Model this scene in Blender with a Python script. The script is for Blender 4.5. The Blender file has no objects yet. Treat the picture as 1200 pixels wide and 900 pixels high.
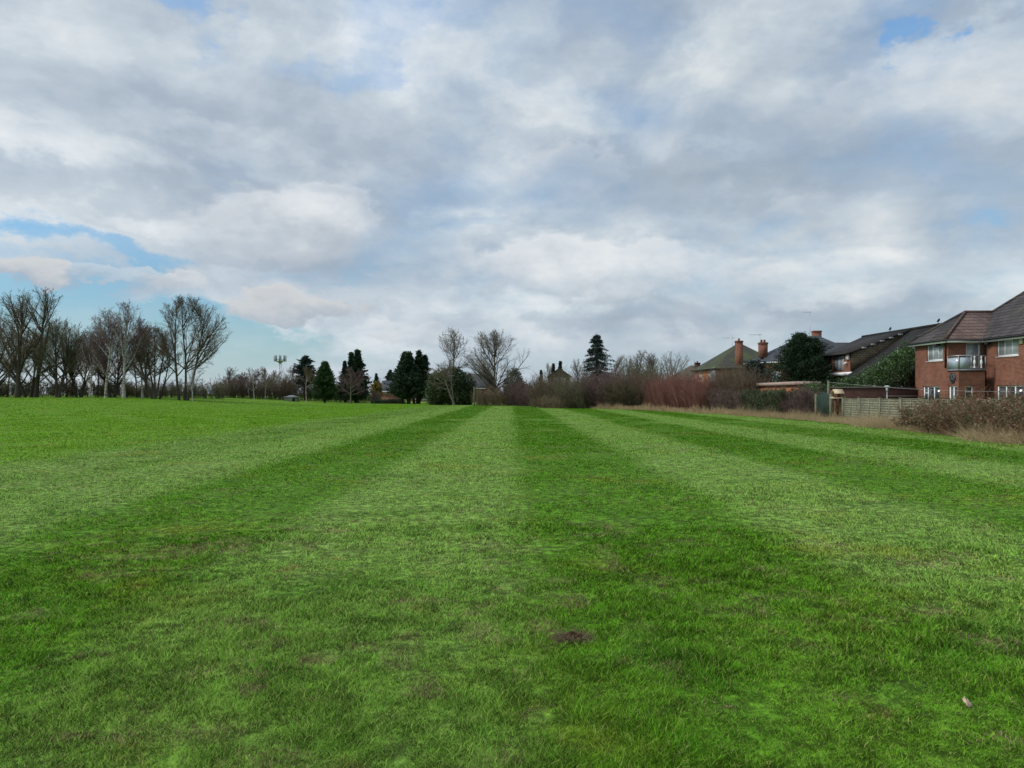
import bpy, math
import numpy as np
R = math.radians
PI = math.pi
sc = bpy.context.scene

# ------------------------------------------------------------------ camera
HOR = 462.0; F = 866.0; EYE = 1.6          # horizon row, focal length in photo pixels, eye height
cam_d = bpy.data.cameras.new('camera'); cam = bpy.data.objects.new('camera', cam_d)
sc.collection.objects.link(cam); sc.camera = cam
cam_d.sensor_fit = 'HORIZONTAL'; cam_d.sensor_width = 36
cam_d.lens = 36 * F / 1200; cam_d.shift_y = (HOR - 450) / 1200
cam_d.clip_start = 0.1; cam_d.clip_end = 6000
cam.location = (0, 0, EYE); cam.rotation_euler = (R(90), 0, 0)

# ------------------------------------------------------------------ light
SUN_EL, SUN_AZ = 40, -100       # azimuth measured from +Y (view direction), clockwise
sun_d = bpy.data.lights.new('sun', 'SUN'); sun = bpy.data.objects.new('sun', sun_d)
sc.collection.objects.link(sun)
sun_d.energy = 2.1; sun_d.angle = R(14); sun_d.color = (1, .95, .87)
sun.rotation_euler = (R(90 - SUN_EL), 0, R(180 - SUN_AZ))
sun.location = (0, 0, 60)

class NT:
    """small helper for building node graphs"""
    def __init__(s, tree): s.t = tree; s.n = tree.nodes; s.l = tree.links
    def new(s, kind, **kw):
        n = s.n.new(kind)
        for k, v in kw.items():
            if k == 'i':
                for kk, vv in v.items(): s.put(n.inputs[kk], vv)
            else: setattr(n, k, v)
        return n
    def put(s, inp, v):
        if hasattr(v, 'is_linked') or isinstance(v, bpy.types.NodeSocket): s.l.new(v, inp)
        else: inp.default_value = v
    def m(s, op, a, b=0.0, c=0.0, clamp=False):
        n = s.n.new('ShaderNodeMath'); n.operation = op; n.use_clamp = clamp
        s.put(n.inputs[0], a); s.put(n.inputs[1], b)
        if len(n.inputs) > 2: s.put(n.inputs[2], c)
        return n.outputs[0]
    def v(s, op, a, b=(0, 0, 0)):
        n = s.n.new('ShaderNodeVectorMath'); n.operation = op
        s.put(n.inputs[0], a)
        if op == 'SCALE': s.put(n.inputs['Scale'], b)
        else: s.put(n.inputs[1], b)
        return n.outputs[0]
    def noise(s, vec, scale, detail=4, rough=.5, dist=0.0, dims='3D'):
        n = s.new('ShaderNodeTexNoise', noise_dimensions=dims)
        s.put(n.inputs['Vector'], vec); n.inputs['Scale'].default_value = scale
        n.inputs['Detail'].default_value = detail; n.inputs['Roughness'].default_value = rough
        n.inputs['Distortion'].default_value = dist
        return n.outputs[0]
    def ss(s, x, a, b, lo=0.0, hi=1.0):
        n = s.new('ShaderNodeMapRange', interpolation_type='SMOOTHSTEP')
        s.put(n.inputs[0], x)
        for k, q in zip((1, 2, 3, 4), (a, b, lo, hi)): s.put(n.inputs[k], q)
        return n.outputs[0]
    def mix(s, f, a, b, mode='MIX'):
        n = s.new('ShaderNodeMix', data_type='RGBA', blend_type=mode)
        s.put(n.inputs[0], f)
        for k, q in ((6, a), (7, b)):
            if isinstance(q, tuple) and len(q) == 3: q = q + (1,)
            s.put(n.inputs[k], q)
        return n.outputs[2]
    def ramp(s, f, stops):
        n = s.new('ShaderNodeValToRGB'); s.put(n.inputs[0], f)
        e = n.color_ramp.elements
        while len(e) < len(stops): e.new(.5)
        for k, (p, c) in enumerate(stops):
            e[k].position = p; e[k].color = tuple(c) + (1,)
        return n.outputs[0]

# ------------------------------------------------------------------ sky
def build_world():
    w = bpy.data.worlds.new('World'); sc.world = w; w.use_nodes = True
    w.node_tree.nodes.clear(); g = NT(w.node_tree)
    out = g.new('ShaderNodeOutputWorld'); bg = g.new('ShaderNodeBackground')
    g.l.new(bg.outputs[0], out.inputs[0]); bg.inputs[1].default_value = 0.1
    sky = g.new('ShaderNodeTexSky', sky_type='NISHITA', sun_disc=False)
    sky.sun_elevation = R(SUN_EL); sky.sun_rotation = R(SUN_AZ)
    sky.air_density = 1.0; sky.dust_density = 0.6; sky.ozone_density = 1.6
    tc = g.new('ShaderNodeTexCoord')
    D = tc.outputs['Generated']
    sx = g.new('ShaderNodeSeparateXYZ'); g.l.new(D, sx.inputs[0])
    x, y, z = sx.outputs
    el = g.m('MULTIPLY', g.m('ARCSINE', z), 180 / PI)
    az = g.m('MULTIPLY', g.m('ARCTAN2', x, y), 180 / PI)
    # a flat cloud deck overhead seen in perspective
    k = g.m('DIVIDE', 1.0, g.m('ADD', g.m('MAXIMUM', z, 0.0), 0.16))
    P = g.new('ShaderNodeCombineXYZ')
    g.put(P.inputs[0], g.m('MULTIPLY', x, k)); g.put(P.inputs[1], g.m('MULTIPLY', y, k)); P.inputs[2].default_value = 3.7
    P = P.outputs[0]
    # second, rounder coordinate (angles) for the lumps of single clouds
    A = g.new('ShaderNodeCombineXYZ'); g.put(A.inputs[0], az); g.put(A.inputs[1], g.m('MULTIPLY', el, 1.7)); A.inputs[2].default_value = 1.3
    A = A.outputs[0]
    warp = g.new('ShaderNodeTexNoise', i={'Vector': A, 'Scale': .12, 'Detail': 5.0, 'Roughness': .6})
    wv = g.v('SUBTRACT', warp.outputs[1], (.5, .5, .5))
    swx = g.new('ShaderNodeSeparateXYZ'); g.l.new(wv, swx.inputs[0])
    azw = g.m('ADD', az, g.m('MULTIPLY', swx.outputs[0], 22.0))
    elw = g.m('ADD', el, g.m('MULTIPLY', swx.outputs[1], 9.0))
    def blob(px, py, rx, ry, tilt=0.0):
        """soft ellipse round a direction of the sky: 1 in the middle, 0 beyond its radius (degrees)"""
        a0 = math.degrees(math.atan((px - 600) / F)); e0 = math.degrees(math.atan((HOR - py) / F * math.cos(R(a0))))
        rx = rx / F * 57.3; ry = ry / F * 57.3
        da = g.m('SUBTRACT', azw, a0); de = g.m('SUBTRACT', elw, e0)
        ct, st = math.cos(R(tilt)), math.sin(R(tilt))
        u = g.m('DIVIDE', g.m('ADD', g.m('MULTIPLY', da, ct), g.m('MULTIPLY', de, st)), rx)
        v = g.m('DIVIDE', g.m('SUBTRACT', g.m('MULTIPLY', de, ct), g.m('MULTIPLY', da, st)), ry)
        r = g.m('SQRT', g.m('ADD', g.m('MULTIPLY', u, u), g.m('MULTIPLY', v, v)))
        return g.ss(r, 1.0, 0.25)
    def total(items):
        acc = None
        for wgt, b in items:
            t = g.m('MULTIPLY', blob(*b), wgt); acc = t if acc is None else g.m('ADD', acc, t)
        return acc
    n_big = g.noise(P, .55, 7, .58, .25)
    n_ang = g.noise(g.v('ADD', A, g.v('SCALE', wv, 5.0)), .085, 8, .55)
    n_fine = g.noise(P, 1.7, 6, .55, .3)
    dens = g.m('ADD', g.m('MULTIPLY', n_big, .45), g.m('MULTIPLY', n_ang, .40))
    dens = g.m('ADD', dens, g.m('MULTIPLY', n_fine, .15))
    holes = total([(.26, (60, 335, 230, 44, -4)), (.26, (215, 385, 200, 45, -2)), (.26, (60, 400, 300, 60, 0)), (.26, (140, 285, 150, 20, -6)), (.14, (330, 415, 240, 30, 0)),
                   (.15, (225, 20, 60, 40, -30)), (.11, (380, 70, 100, 32, 15)), (.08, (470, 20, 110, 30, 0)),
                   (.17, (1090, 26, 36, 22, 0)), (.05, (560, 268, 70, 22, 0)), (.06, (1115, 266, 50, 14, 0)),
                   (.06, (880, 268, 60, 18, 0)), (.04, (900, 300, 70, 14, 0))])
    fills = total([(.22, (28, 316, 66, 20, 0)), (.20, (335, 358, 120, 32, 0)), (.16, (330, 270, 170, 66, 0)), (.14, (180, 325, 110, 18, 0))])
    d = g.m('ADD', g.m('SUBTRACT', dens, holes), fills)
    # thinner towards the far left horizon, thick elsewhere
    cover = g.ss(d, .22, .56)
    veil = g.m('MULTIPLY', g.ss(n_fine, .3, .75), .25)
    cover = g.m('MAXIMUM', cover, veil)
    # light on the clouds: bright tops and dull bases from the change of density towards the sun
    A2 = g.v('ADD', A, (-2.2, 4.6, 0.0))
    n_ang2 = g.noise(g.v('ADD', A2, g.v('SCALE', wv, 5.0)), .085, 8, .55)
    P2 = g.v('ADD', P, (-.10, -.22, 0.0))
    n_big2 = g.noise(P2, .55, 7, .58, .25)
    emb = g.m('ADD', g.m('MULTIPLY', g.m('SUBTRACT', n_ang, n_ang2), 1.3), g.m('MULTIPLY', g.m('SUBTRACT', n_big, n_big2), .8))
    body = g.noise(A, .045, 5, .6, .6)
    streak_v = g.new('ShaderNodeCombineXYZ'); g.put(streak_v.inputs[0], g.m('ADD', az, g.m('MULTIPLY', el, 1.2))); g.put(streak_v.inputs[1], g.m('MULTIPLY', el, 5.0)); streak_v.inputs[2].default_value = 8
    streak = g.noise(g.v('ADD', streak_v.outputs[0], g.v('SCALE', wv, 9.0)), .045, 6, .55)
    bright = total([(.55, (375, 245, 90, 40, 0)), (.40, (660, 335, 210, 50, 6)), (.30, (250, 165, 180, 30, -12)), (.30, (60, 150, 160, 40, -15)), (.22, (150, 60, 120, 40, 0)), (.34, (640, 120, 110, 60, 0)), (.30, (1110, 130, 150, 70, 0)),
                    (.30, (1000, 330, 260, 40, 0)), (.25, (450, 60, 200, 60, 0)), (.30, (200, 255, 120, 16, -6)), (.2, (880, 60, 140, 70, 0)), (.2, (700, 410, 300, 20, 0)), (.25, (560, 240, 90, 26, 0))])
    dull = total([(.34, (90, 215, 260, 42, -8)), (.30, (330, 205, 220, 34, -10)), (.40, (760, 205, 170, 60, -4)), (.30, (930, 190, 200, 56, 0)), (.25, (1150, 215, 140, 60, 0)), (.35, (1140, 0, 120, 22, 0)),
                  (.30, (345, 372, 110, 16, 0)), (.30, (30, 325, 60, 12, 0)), (.28, (720, 370, 190, 26, 0)), (.22, (560, 320, 110, 26, 0)), (.20, (730, 40, 140, 70, 20)), (.22, (480, 165, 180, 40, 0)),
                  (.18, (1010, 375, 280, 12, 0)), (.2, (620, 250, 80, 24, 0)), (.22, (330, 300, 120, 16, 0))])
    sh = g.m('ADD', emb, g.m('MULTIPLY', g.m('SUBTRACT', body, .5), 2.1))
    sh = g.m('ADD', sh, g.m('MULTIPLY', g.m('SUBTRACT', streak, .5), .8))
    sh = g.m('ADD', sh, g.m('SUBTRACT', bright, dull))
    sh = g.m('ADD', g.m('MULTIPLY', sh, .62), .50)
    ccol = g.ramp(sh, [(0.0, (.275, .335, .405)), (.33, (.355, .42, .50)), (.58, (.475, .54, .60)), (.78, (.62, .665, .70)), (1.0, (.76, .78, .79))])
    # single cumulus heaps: lumpy sunlit tops over flatter dull bases
    w3 = g.new('ShaderNodeTexNoise', i={'Vector': A, 'Scale': .30, 'Detail': 5.0, 'Roughness': .55})
    w3s = g.new('ShaderNodeSeparateXYZ'); g.l.new(g.v('SUBTRACT', w3.outputs[1], (.5, .5, .5)), w3s.inputs[0])
    azc = g.m('ADD', az, g.m('MULTIPLY', w3s.outputs[0], 7.0)); elc = g.m('ADD', el, g.m('MULTIPLY', w3s.outputs[1], 4.5))
    for px, py, rx, ry, op, top in ((335, 285, 130, 66, .5, .63), (385, 262, 80, 58, .45, .66), (690, 325, 190, 52, .6, .66), (860, 335, 90, 40, .45, .62), (340, 362, 105, 26, .9, .50), (25, 318, 52, 17, .9, .50), (150, 328, 80, 12, .6, .56),
                                    (660, 215, 90, 45, .35, .62), (1080, 120, 130, 60, .35, .64), (480, 395, 60, 18, .4, .6)):
        a0 = math.degrees(math.atan((px - 600) / F)); e0 = math.degrees(math.atan((HOR - py) / F * math.cos(R(a0))))
        u_ = g.m('DIVIDE', g.m('SUBTRACT', azc, a0), rx / F * 57.3); v_ = g.m('DIVIDE', g.m('SUBTRACT', elc, e0), ry / F * 57.3)
        v2 = g.m('ADD', g.m('MAXIMUM', v_, 0.0), g.m('MULTIPLY', g.m('MAXIMUM', g.m('MULTIPLY', v_, -1.0), 0.0), 1.5))
        r_ = g.m('SQRT', g.m('ADD', g.m('MULTIPLY', u_, u_), g.m('MULTIPLY', v2, v2)))
        soft = g.ss(v_, -.6, .4, .55, .22)
        mk = g.m('MULTIPLY', g.m('SUBTRACT', 1.0, g.m('DIVIDE', g.m('SUBTRACT', r_, g.m('SUBTRACT', 1.0, soft)), soft), clamp=True), op)
        mk = g.ss(mk, 0.0, 1.0)
        lit = g.ss(g.m('ADD', v_, g.m('MULTIPLY', w3s.outputs[2], 1.6)), -.7, .85)
        cu = g.mix(lit, (.36, .415, .48), (top * 1.1, top * 1.13, top * 1.155))
        ccol = g.mix(mk, ccol, cu); cover = g.m('MAXIMUM', cover, mk)
    right = g.ss(az, -10.0, 20.0)
    ccol = g.mix(g.m('MULTIPLY', right, .55), ccol, g.mix(1.0, ccol, (1.04, 1.015, .975), 'MULTIPLY'))
    # clouds above the frame are thinner towards the zenith and let more light through
    boost = g.ss(el, 30.0, 75.0, 1.0, 1.75)
    cc = g.v('SCALE', ccol, g.m('MULTIPLY', boost, 10.0))
    skyc = g.mix(1.0, sky.outputs[0], (.75, 1.02, 1.12), 'MULTIPLY')
    skyc = g.v('SCALE', skyc, g.ss(el, 2.0, 27.0, .80, 1.55))
    low = g.ss(el, 6.0, 0.0)
    skyc = g.mix(g.m('MULTIPLY', low, .5), skyc, (4.6, 5.5, 6.8))
    col = g.mix(cover, skyc, cc)
    g.l.new(col, bg.inputs[0])
build_world()
sc.view_settings.view_transform = 'Standard'; sc.view_settings.look = 'None'
sc.view_settings.exposure = 0.22; sc.view_settings.gamma = 1.0; sc.view_settings.use_curve_mapping = False

# ------------------------------------------------------------------ mesh helpers
rng = np.random.default_rng(7)
def fast_mesh(name, V, faces, attrs=None, smooth=False):
    """faces: list of int arrays (n,k)"""
    V = np.asarray(V, np.float32)
    me = bpy.data.meshes.new(name)
    me.vertices.add(len(V)); me.vertices.foreach_set('co', V.ravel())
    loops = np.concatenate([f.ravel() for f in faces]).astype(np.int32)
    tot = np.concatenate([np.full(len(f), f.shape[1], np.int32) for f in faces])
    start = np.concatenate([[0], np.cumsum(tot)[:-1]]).astype(np.int32)
    me.loops.add(len(loops)); me.loops.foreach_set('vertex_index', loops)
    me.polygons.add(len(tot)); me.polygons.foreach_set('loop_start', start); me.polygons.foreach_set('loop_total', tot)
    if smooth: me.polygons.foreach_set('use_smooth', np.ones(len(tot), bool))
    for k, a in (attrs or {}).items():
        at = me.attributes.new(k, 'FLOAT', 'POINT'); at.data.foreach_set('value', np.asarray(a, np.float32))
    me.update(); me.validate()
    return me

def link(name, me, mat, parent=None, loc=(0, 0, 0)):
    o = bpy.data.objects.new(name, me); sc.collection.objects.link(o)
    if mat is not None: me.materials.append(mat)
    if parent is not None: o.parent = parent
    else: o.location = loc
    return o
def tag(o, label=None, cat=None, group=None, kind=None):
    if label: o['label'] = label
    if cat: o['category'] = cat
    if group: o['group'] = group
    if kind: o['kind'] = kind
    return o
def root(name, x, y, z, label, cat, group=None):
    o = bpy.data.objects.new(name, None); sc.collection.objects.link(o)
    o.location = (x, y, z); o.empty_display_size = .3
    return tag(o, label, cat, group)

class MB:
    """collects shapes in world coordinates; build() makes ONE mesh object"""
    def __init__(s): s.V = []; s.F = {}; s.n = 0
    def add(s, V, F):
        for f in F: s.F.setdefault(len(f), []).append([i + s.n for i in f])
        s.V.extend([tuple(map(float, v)) for v in V]); s.n += len(V); return s
    def box(s, x0, y0, z0, x1, y1, z1):
        x0, x1 = sorted((x0, x1)); y0, y1 = sorted((y0, y1)); z0, z1 = sorted((z0, z1))
        return s.add([(x0, y0, z0), (x1, y0, z0), (x1, y1, z0), (x0, y1, z0), (x0, y0, z1), (x1, y0, z1), (x1, y1, z1), (x0, y1, z1)],
                     [(0, 3, 2, 1), (4, 5, 6, 7), (0, 1, 5, 4), (1, 2, 6, 5), (2, 3, 7, 6), (3, 0, 4, 7)])
    def obox(s, o, u, v, w):
        """box from corner o along vectors u, v, w"""
        o, u, v, w = map(np.array, (o, u, v, w))
        P = [o, o + u, o + u + v, o + v, o + w, o + u + w, o + u + v + w, o + v + w]
        return s.add(P, [(0, 3, 2, 1), (4, 5, 6, 7), (0, 1, 5, 4), (1, 2, 6, 5), (2, 3, 7, 6), (3, 0, 4, 7)])
    def slab(s, P, t):
        """polygon P (list of points) with thickness t downwards"""
        n = len(P); Q = [(p[0], p[1], p[2] - t) for p in P]
        F = [tuple(range(n)), tuple(range(2 * n - 1, n - 1, -1))] + [(i, n + i, n + (i + 1) % n, (i + 1) % n) for i in range(n)]
        return s.add(list(P) + Q, F)
    def prism(s, P, d):
        """polygon P pushed along vector d"""
        n = len(P); Q = [tuple(np.array(p) + np.array(d)) for p in P]
        F = [tuple(range(n)), tuple(range(2 * n - 1, n - 1, -1))] + [(i, n + i, n + (i + 1) % n, (i + 1) % n) for i in range(n)]
        return s.add(list(P) + Q, F)
    def tube(s, pts, r, sides=6):
        pts = [np.array(p, float) for p in pts]
        rr = r if isinstance(r, (list, tuple)) else [r] * len(pts)
        V = []; F = []
        for i, p in enumerate(pts):
            d = pts[min(i + 1, len(pts) - 1)] - pts[max(i - 1, 0)]; d /= np.linalg.norm(d)
            a = np.cross(d, (0, 0, 1)) if abs(d[2]) < .9 else np.cross(d, (1, 0, 0)); a /= np.linalg.norm(a); b = np.cross(d, a)
            for k in range(sides):
                t = 2 * PI * k / sides; V.append(p + rr[i] * (a * math.cos(t) + b * math.sin(t)))
            if i:
                for k in range(sides):
                    q = (k + 1) % sides; F.append(((i - 1) * sides + k, (i - 1) * sides + q, i * sides + q, i * sides + k))
        n = len(pts); F.append(tuple(range(sides))[::-1]); F.append(tuple(range((n - 1) * sides, n * sides)))
        return s.add(V, F)
    def build(s, name, mat, parent=None, label=None):
        loc = np.array(parent_loc(parent)) if parent is not None else np.zeros(3)
        V = np.array(s.V, np.float64) - loc
        o = link(name, fast_mesh(name, V, [np.array(f, np.int32) for f in s.F.values()]), mat, parent)
        if label: o['label'] = label
        return o
def parent_loc(p):
    l = np.zeros(3)
    while p is not None: l += np.array(p.location); p = p.parent
    return l

def unit(v): return v / np.maximum(np.linalg.norm(v, axis=-1, keepdims=True), 1e-9)
def tubes(P0, P1, R0, R1, sides):
    """N tapered tubes at once -> V, F"""
    N = len(P0); d = unit(P1 - P0)
    ref = np.where(np.abs(d[:, 2:3]) < .9, np.array([[0, 0, 1.]]), np.array([[1., 0, 0]]))
    a = unit(np.cross(d, ref)); b = np.cross(d, a)
    t = np.arange(sides) * 2 * PI / sides
    ring = a[:, None, :] * np.cos(t)[None, :, None] + b[:, None, :] * np.sin(t)[None, :, None]
    V = np.concatenate([P0[:, None] + ring * R0[:, None, None], P1[:, None] + ring * R1[:, None, None]], 1).reshape(-1, 3)
    k = np.arange(sides); q = (k + 1) % sides
    f = np.stack([k, q, sides + q, sides + k], 1)
    Fa = (f[None] + (np.arange(N) * 2 * sides)[:, None, None]).reshape(-1, 4)
    return V, Fa

def merge(parts):
    V = []; Fd = {}; n = 0; A = []
    for p in parts:
        v, f = p[0], p[1]
        Fd.setdefault(f.shape[1], []).append(f + n); V.append(v); n += len(v)
        A.append(p[2] if len(p) > 2 else np.full(len(v), .5))
    return np.concatenate(V), [np.concatenate(x) for x in Fd.values()], np.concatenate(A)

def gz(x, y):
    """height of the ground"""
    x = np.asarray(x, float); y = np.asarray(y, float)
    def sm(t): t = np.clip(t, 0, 1); return t * t * (3 - 2 * t)
    z = 1.12 * sm((-x - 24) / 30) * sm((y - 18) / 75)
    z = z + .016 * np.sin(x * 1.3 + .6 * np.sin(y * .5)) * np.sin(y * .9 + 1.1) * (np.abs(x) < 60) * (y < 60)
    z = z + .03 * np.sin(x * .17 + 1) * np.sin(y * .13) + .012
    return z - .012

# ------------------------------------------------------------------ materials
def mat(name, col=(.5, .5, .5), rough=.8, build=None, spec=.3, metal=0.0):
    m = bpy.data.materials.new(name); m.use_nodes = True
    g = NT(m.node_tree); p = m.node_tree.nodes['Principled BSDF']
    p.inputs['Base Color'].default_value = tuple(col) + (1,); p.inputs['Roughness'].default_value = rough
    p.inputs['Specular IOR Level'].default_value = spec; p.inputs['Metallic'].default_value = metal
    if build: build(g, p, m)
    return m
def varied(name, c0, c1, scale=3.0, rough=.85, bump=.0, detail=5, spec=.25):
    def b(g, p, m):
        pos = g.new('ShaderNodeNewGeometry').outputs['Position']
        n = g.noise(pos, scale, detail, .6)
        g.l.new(g.mix(g.ss(n, .3, .7), c0, c1), p.inputs['Base Color'])
        if bump:
            bn = g.new('ShaderNodeBump', i={'Height': g.noise(pos, scale * 4, 4, .6), 'Strength': bump, 'Distance': .02}); g.l.new(bn.outputs[0], p.inputs['Normal'])
    return mat(name, c0, rough, b, spec)
def leafy(name, stops, rough=.6, transl=.25, spec=.3, nscale=.5):
    """foliage or twigs: colour picked per leaf from its own random number, with broad drifts of hue"""
    def b(g, p, m):
        a = g.new('ShaderNodeAttribute', attribute_name='rnd').outputs['Fac']
        pos = g.new('ShaderNodeNewGeometry').outputs['Position']
        n = g.noise(pos, nscale, 3, .6)
        f = g.m('ADD', g.m('MULTIPLY', a, .65), g.m('MULTIPLY', g.m('SUBTRACT', n, .22), .8))
        c = g.ramp(f, stops)
        g.l.new(c, p.inputs['Base Color'])
        if transl:
            tr = g.new('ShaderNodeBsdfTranslucent'); g.l.new(c, tr.inputs[0])
            mx = g.new('ShaderNodeMixShader'); mx.inputs[0].default_value = transl
            g.l.new(p.outputs[0], mx.inputs[1]); g.l.new(tr.outputs[0], mx.inputs[2])
            g.l.new(mx.outputs[0], m.node_tree.nodes['Material Output'].inputs[0])
    return mat(name, stops[0][1], rough, b, spec)

def brick(name, c1, c2, mortar=(.30, .27, .23), stain=.5):
    def b(g, p, m):
        geo = g.new('ShaderNodeNewGeometry').outputs['Position']
        s = g.new('ShaderNodeSeparateXYZ'); g.l.new(geo, s.inputs[0])
        c = g.new('ShaderNodeCombineXYZ'); g.put(c.inputs[0], g.m('ADD', s.outputs[0], s.outputs[1])); g.put(c.inputs[1], s.outputs[2])
        t = g.new('ShaderNodeTexBrick', i={'Vector': c.outputs[0], 'Color1': tuple(c1) + (1,), 'Color2': tuple(c2) + (1,), 'Mortar': tuple(mortar) + (1,),
                                           'Scale': 1.0, 'Mortar Size': .007, 'Brick Width': .225, 'Row Height': .075, 'Bias': 0.0})
        n = g.noise(geo, .9, 6, .65); n2 = g.noise(g.v('MULTIPLY', geo, (.6, .6, 3.5)), 2.2, 5, .75)
        col = g.mix(g.ss(n, .35, .75, 0.0, stain), t.outputs[0], tuple(v * .55 for v in c1))
        col = g.mix(g.ss(n2, .5, .8, 0.0, .45), col, tuple(min(1, v * 1.25) for v in c2))
        g.l.new(col, p.inputs['Base Color'])
        bn = g.new('ShaderNodeBump', i={'Height': t.outputs[1], 'Strength': -.4, 'Distance': .01}); g.l.new(bn.outputs[0], p.inputs['Normal'])
    return mat(name, c1, .9, b, .2)
def tiles(name, c1, c2, moss=None, row=.22, width=.30, moss_amt=.5):
    def b(g, p, m):
        geo = g.new('ShaderNodeNewGeometry').outputs['Position']
        s = g.new('ShaderNodeSeparateXYZ'); g.l.new(geo, s.inputs[0])
        c = g.new('ShaderNodeCombineXYZ'); g.put(c.inputs[0], g.m('ADD', s.outputs[0], s.outputs[1])); g.put(c.inputs[1], s.outputs[2])
        t = g.new('ShaderNodeTexBrick', i={'Vector': c.outputs[0], 'Color1': tuple(c1) + (1,), 'Color2': tuple(c2) + (1,), 'Mortar': tuple(v * .35 for v in c1) + (1,),
                                           'Scale': 1.0, 'Mortar Size': .022, 'Brick Width': width, 'Row Height': row, 'Bias': 0.0})
        col = t.outputs[0]
        n = g.noise(geo, 1.1, 6, .7)
        col = g.mix(g.ss(n, .4, .75, 0.0, .5), col, tuple(v * .55 for v in c1))
        if moss: col = g.mix(g.ss(g.noise(geo, .55, 6, .65), .5 - moss_amt * .25, .75 - moss_amt * .2, 0.0, .9), col, moss)
        g.l.new(col, p.inputs['Base Color'])
        saw = g.m('FRACT', g.m('DIVIDE', s.outputs[2], row))
        bn = g.new('ShaderNodeBump', i={'Height': saw, 'Strength': -1.0, 'Distance': .06}); g.l.new(bn.outputs[0], p.inputs['Normal'])
    return mat(name, c1, .85, b, .25)

M = {}
M['brick_red'] = brick('red_brick', (.150, .045, .026), (.27, .080, .040))
M['brick_orange'] = brick('orange_brick', (.40, .135, .050), (.50, .185, .075), stain=.3)
M['brick_dark'] = brick('dark_brick', (.045, .018, .015), (.075, .028, .02), (.10, .08, .07))
M['tile_grey'] = tiles('grey_tiles', (.050, .044, .046), (.110, .092, .090), (.09, .085, .055), moss_amt=.1)
M['tile_red'] = tiles('red_tiles', (.130, .088, .078), (.185, .128, .112), (.07, .05, .048), moss_amt=.25)
M['tile_moss'] = tiles('mossy_tiles', (.05, .05, .045), (.075, .07, .06), (.065, .090, .028), moss_amt=.45)
M['tile_dark'] = tiles('dark_tiles', (.026, .023, .025), (.042, .036, .036), (.05, .05, .03), moss_amt=.1)
M['slate'] = tiles('slate_tiles', (.065, .07, .085), (.085, .09, .105))
M['cheek'] = tiles('brown_hung_tiles', (.10, .083, .055), (.15, .125, .085), row=.15)
M['white'] = varied('white_plastic', (.72, .74, .76), (.80, .81, .82), 4, .4, spec=.5)
M['cream'] = varied('cream_render', (.62, .56, .44), (.70, .64, .52), 2, .9)
M['black'] = varied('black_plastic', (.02, .02, .022), (.035, .034, .036), 4, .5)
M['lead'] = varied('lead_flashing', (.20, .21, .23), (.30, .31, .33), 3, .6)
M['metal'] = mat('galvanised_metal', (.42, .43, .45), .45, metal=.7)
M['dark_metal'] = mat('dark_metal', (.10, .10, .11), .5, metal=.5)
M['glass'] = mat('window_glass', (.03, .04, .05), .12, spec=.5)
M['curtain'] = varied('net_curtain_behind_glass', (.30, .34, .37), (.44, .48, .51), 2.5, .12, spec=.8)
M['frosted'] = mat('balcony_glass', (.36, .44, .50), .12, spec=.8)
M['wood_grey'] = varied('weathered_wood', (.20, .20, .145), (.33, .32, .235), 5, .9, .5)
M['wood_post'] = varied('grey_green_post', (.11, .12, .08), (.18, .18, .12), 5, .9)
M['wood_green'] = varied('green_painted_boards', (.014, .030, .022), (.022, .042, .03), 4, .7)
M['wood_brown'] = varied('brown_wood', (.10, .055, .028), (.16, .09, .045), 6, .85)
M['wood_pale'] = varied('pale_wood', (.48, .38, .24), (.60, .50, .34), 6, .85)
M['fascia'] = varied('pinkish_fascia', (.34, .24, .20), (.42, .31, .26), 4, .8)
M['felt'] = varied('roof_felt', (.10, .095, .09), (.15, .14, .13), 3, .95)
M['rope'] = mat('grey_rope', (.35, .35, .35), .9)
M['bark'] = varied('dark_bark', (.045, .038, .030), (.085, .075, .055), 6, .95, .6)
M['bark_grey'] = varied('grey_bark', (.11, .10, .08), (.18, .165, .13), 6, .95, .6)
def _birch(g, p, m):
    geo = g.new('ShaderNodeNewGeometry').outputs['Position']
    v = g.v('MULTIPLY', geo, (1.5, 1.5, 9.0)); n = g.noise(v, 1.3, 4, .7)
    g.l.new(g.ramp(n, [(.0, (.05, .04, .035)), (.42, (.06, .05, .04)), (.50, (.42, .40, .36)), (1.0, (.55, .53, .48))]), p.inputs['Base Color'])
M['birch'] = mat('birch_bark', (.5, .5, .45), .8, _birch)
def twig(name, a, b): return leafy(name, [(.1, a), (.9, b)], .9, 0.0, .1)
M['twig_brown'] = twig('brown_twigs', (0.105, 0.079, 0.060), (0.202, 0.155, 0.109))
M['twig_olive'] = twig('olive_twigs', (0.105, 0.100, 0.062), (0.203, 0.187, 0.114))
M['twig_purple'] = twig('purple_brown_twigs', (0.105, 0.066, 0.070), (0.202, 0.131, 0.124))
M['twig_grey'] = twig('grey_twigs', (0.149, 0.131, 0.112), (0.282, 0.252, 0.208))
M['twig_red'] = twig('red_stems', (.15, .065, .055), (.30, .155, .125))
M['bramble_stem'] = twig('bramble_stems', (.13, .065, .05), (.30, .18, .12))
M['twig_tan'] = twig('tan_twigs', (.14, .105, .065), (.24, .19, .12))
M['leaf_dark'] = leafy('dark_needles', [(.0, (.007, .019, .009)), (.5, (.014, .038, .015)), (1.0, (.042, .082, .028))], .6, .12)
M['leaf_blue'] = leafy('blue_green_needles', [(.0, (.010, .024, .018)), (.5, (.02, .042, .032)), (1.0, (.045, .08, .06))], .6, .12)
M['leaf_green'] = leafy('green_conifer_leaves', [(.0, (.012, .035, .010)), (.5, (.028, .075, .016)), (1.0, (.07, .14, .03))], .6, .15)
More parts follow.
